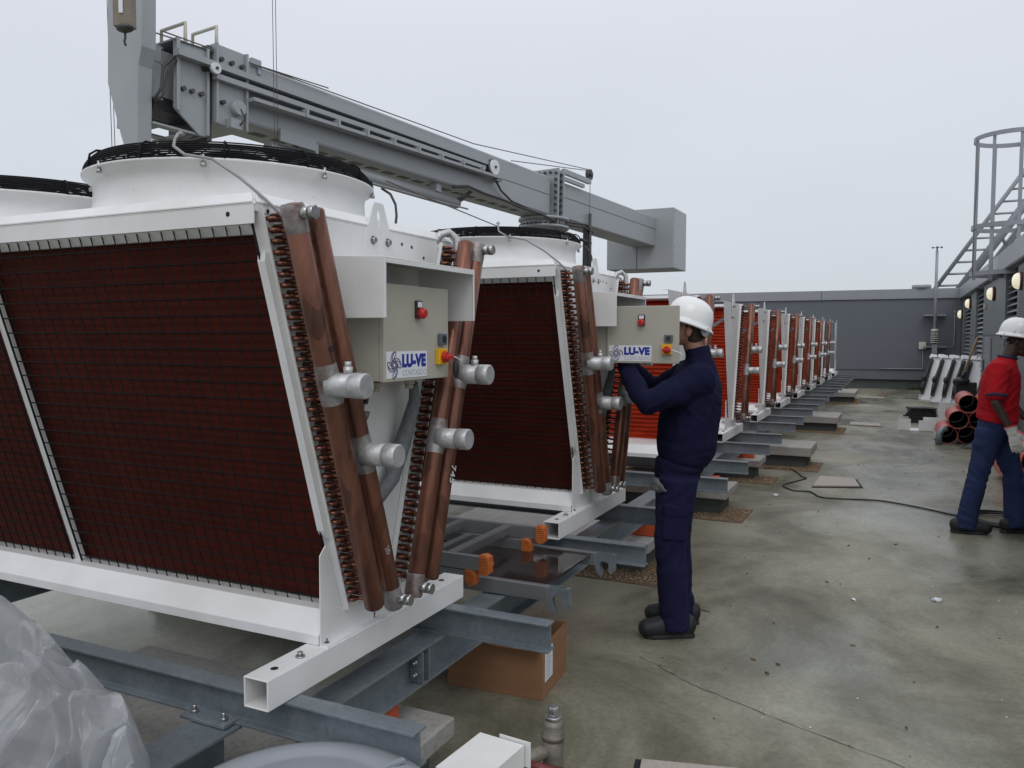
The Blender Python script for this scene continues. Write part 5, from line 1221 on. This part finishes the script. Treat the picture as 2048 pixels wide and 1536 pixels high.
# ---- man in red shirt
pb_ = empty('person', (2.49, 5.21, 0), 'man in red T-shirt, blue jeans, white helmet and pale gloves at the right edge', 'person', None, YAW-math.radians(26))
RB = Matrix.Rotation(math.radians(20), 3, 'Y')
JB = dict(pelvis=(.01,0,.92), waist=(.02,0,1.02), chest=(.045,0,1.28), neckb=(.075,0,1.44), neckt=(.105,0,1.52), head=(.150,0,1.595), headR=RB,
          shN=(.0,-.185,1.355), elN=(-.015,-.245,1.10), wrN=(.09,-.255,.895), shF=(.07,.185,1.355), elF=(.12,.25,1.10), wrF=(.26,.22,.92),
          hipN=(-.035,-.09,.92), knN=(-.105,-.095,.50), anN=(-.19,-.10,.10), hipF=(.04,.09,.92), knF=(.155,.10,.50), anF=(.18,.10,.10), ftN=(1,.15,0), ftF=(1,.35,0))
figure(pb_, JB, SKINB, [])
eyes(pb_, JB)
for (w_, d_, t_, n_, s_) in (((.105,-.262,.868), (.28,-.03,-.95), (.93,.1,.30), (.05,.95,-.05), 'right'), ((.28,.22,.895), (.35,0,-.93), (.9,-.1,.3), (0,-.95,0), 'left')):
    b = MB(); hand(b, w_, d_, t_, n_, .28, 1.08, .0035); dd = V(d_).normalized()
    b.tube([V(w_)-dd*.055, V(w_)-dd*.02, V(w_)+dd*.02], [(.048,.034), (.040,.028), (.036,.025)], 14, ref=t_)
    g_ = flesh('glove', b, .005, GLOVE, pb_, 2, lambda p: noise.noise(p*35)*.003)
    b = MB(); b.tube([V(w_)-dd*.060, V(w_)-dd*.053], [(.050,.036), (.050,.036)], 16, ref=t_); b.build('glove_cuff', REDP, g_)
b = MB(); SQ = [(.015,.925,.150,.185), (.020,.95,.158,.192), (.020,1.02,.150,.188), (.025,1.14,.148,.192), (.035,1.26,.145,.205), (.048,1.35,.125,.205), (.062,1.405,.095,.150), (.072,1.44,.075,.085), (.078,1.462,.066,.070)]
b.tube([(f, 0, z) for f, z, a, c in SQ], [(c, a) for f, z, a, c in SQ], 24, ref=(0,1,0))
for s in 'NF':
    sh, el = V(JB['sh'+s]), V(JB['el'+s]); b.tube([V((.04,sh.y*.5,1.345)), sh, sh.lerp(el, .45), sh.lerp(el, .78)], [.098,.090,.080,.078], 18, dome=.6)
ts = flesh('t_shirt', b, .009, REDT, pb_, 3, fold_fn([((.0,-.1,.99), .22, (.3,0,1), 46), ((.02,-.18,1.25), .18, (1,0,-1.2), 44), ((.1,-.1,1.12), .24, (1,.2,-.6), 36)], .0055, .004))
for s in 'NF':
    sh, el = V(JB['sh'+s]), V(JB['el'+s]); b = MB(); b.tube([sh.lerp(el, .72), sh.lerp(el, .82)], [.0815,.0825], 22); flesh('sleeve_cuff', b, .006, NAVC, ts, 2)
b = MB(); b.tube([(.078+.067*math.cos(k*math.pi/14), .071*math.sin(k*math.pi/14), 1.462-.012*math.cos(k*math.pi/14)) for k in range(28)], .009, 8, closed=True); b.build('neckband', NAVC, ts)
tb = legs(pb_, JB, DENIM, [(.098,.108), (.092,.102), (.078,.086), (.074,.080), (.072,.078), (.074,.080), (.080,.086)], (.172,.120), fold_fn([((-.05,-.1,.80), .22, (.8,.3,.8), 34), ((-.1,-.1,.50), .18, (.9,.4,.8), 36), ((-.19,-.1,.13), .14, (.5,.5,1), 44), ((.18,.1,.13), .14, (.5,-.5,1), 44), ((.1,.1,.6), .2, (1,0,-.6), 36)], .0065, .004), 'jeans')
b = MB(); b.tube([(.012,0,.962), (.014,0,.985)], [(.174,.125), (.172,.124)], 28, ref=(0,1,0)); b.build('belt', BLACK, tb)
b = MB(); b.tube([(-.112,-.075,.86), (-.112,-.075,.73)], [(.05,.004), (.045,.004)], 8, ref=(0,1,0)); flesh('pocket', b, .006, DENIM, tb, 1)
shoe(pb_, JB['anN'], JB['ftN']); shoe(pb_, JB['anF'], JB['ftF'])
b = MB(); c_ = V(JB['head']); b.ell(c_+RB @ V((-.024,0,.040)), (.091,.079,.084), RB); flesh('hair', b, .006, HAIR, pb_, 2)
helmet(pb_, (.135,0,1.640), Matrix.Rotation(math.radians(8), 3, 'Y'), True)
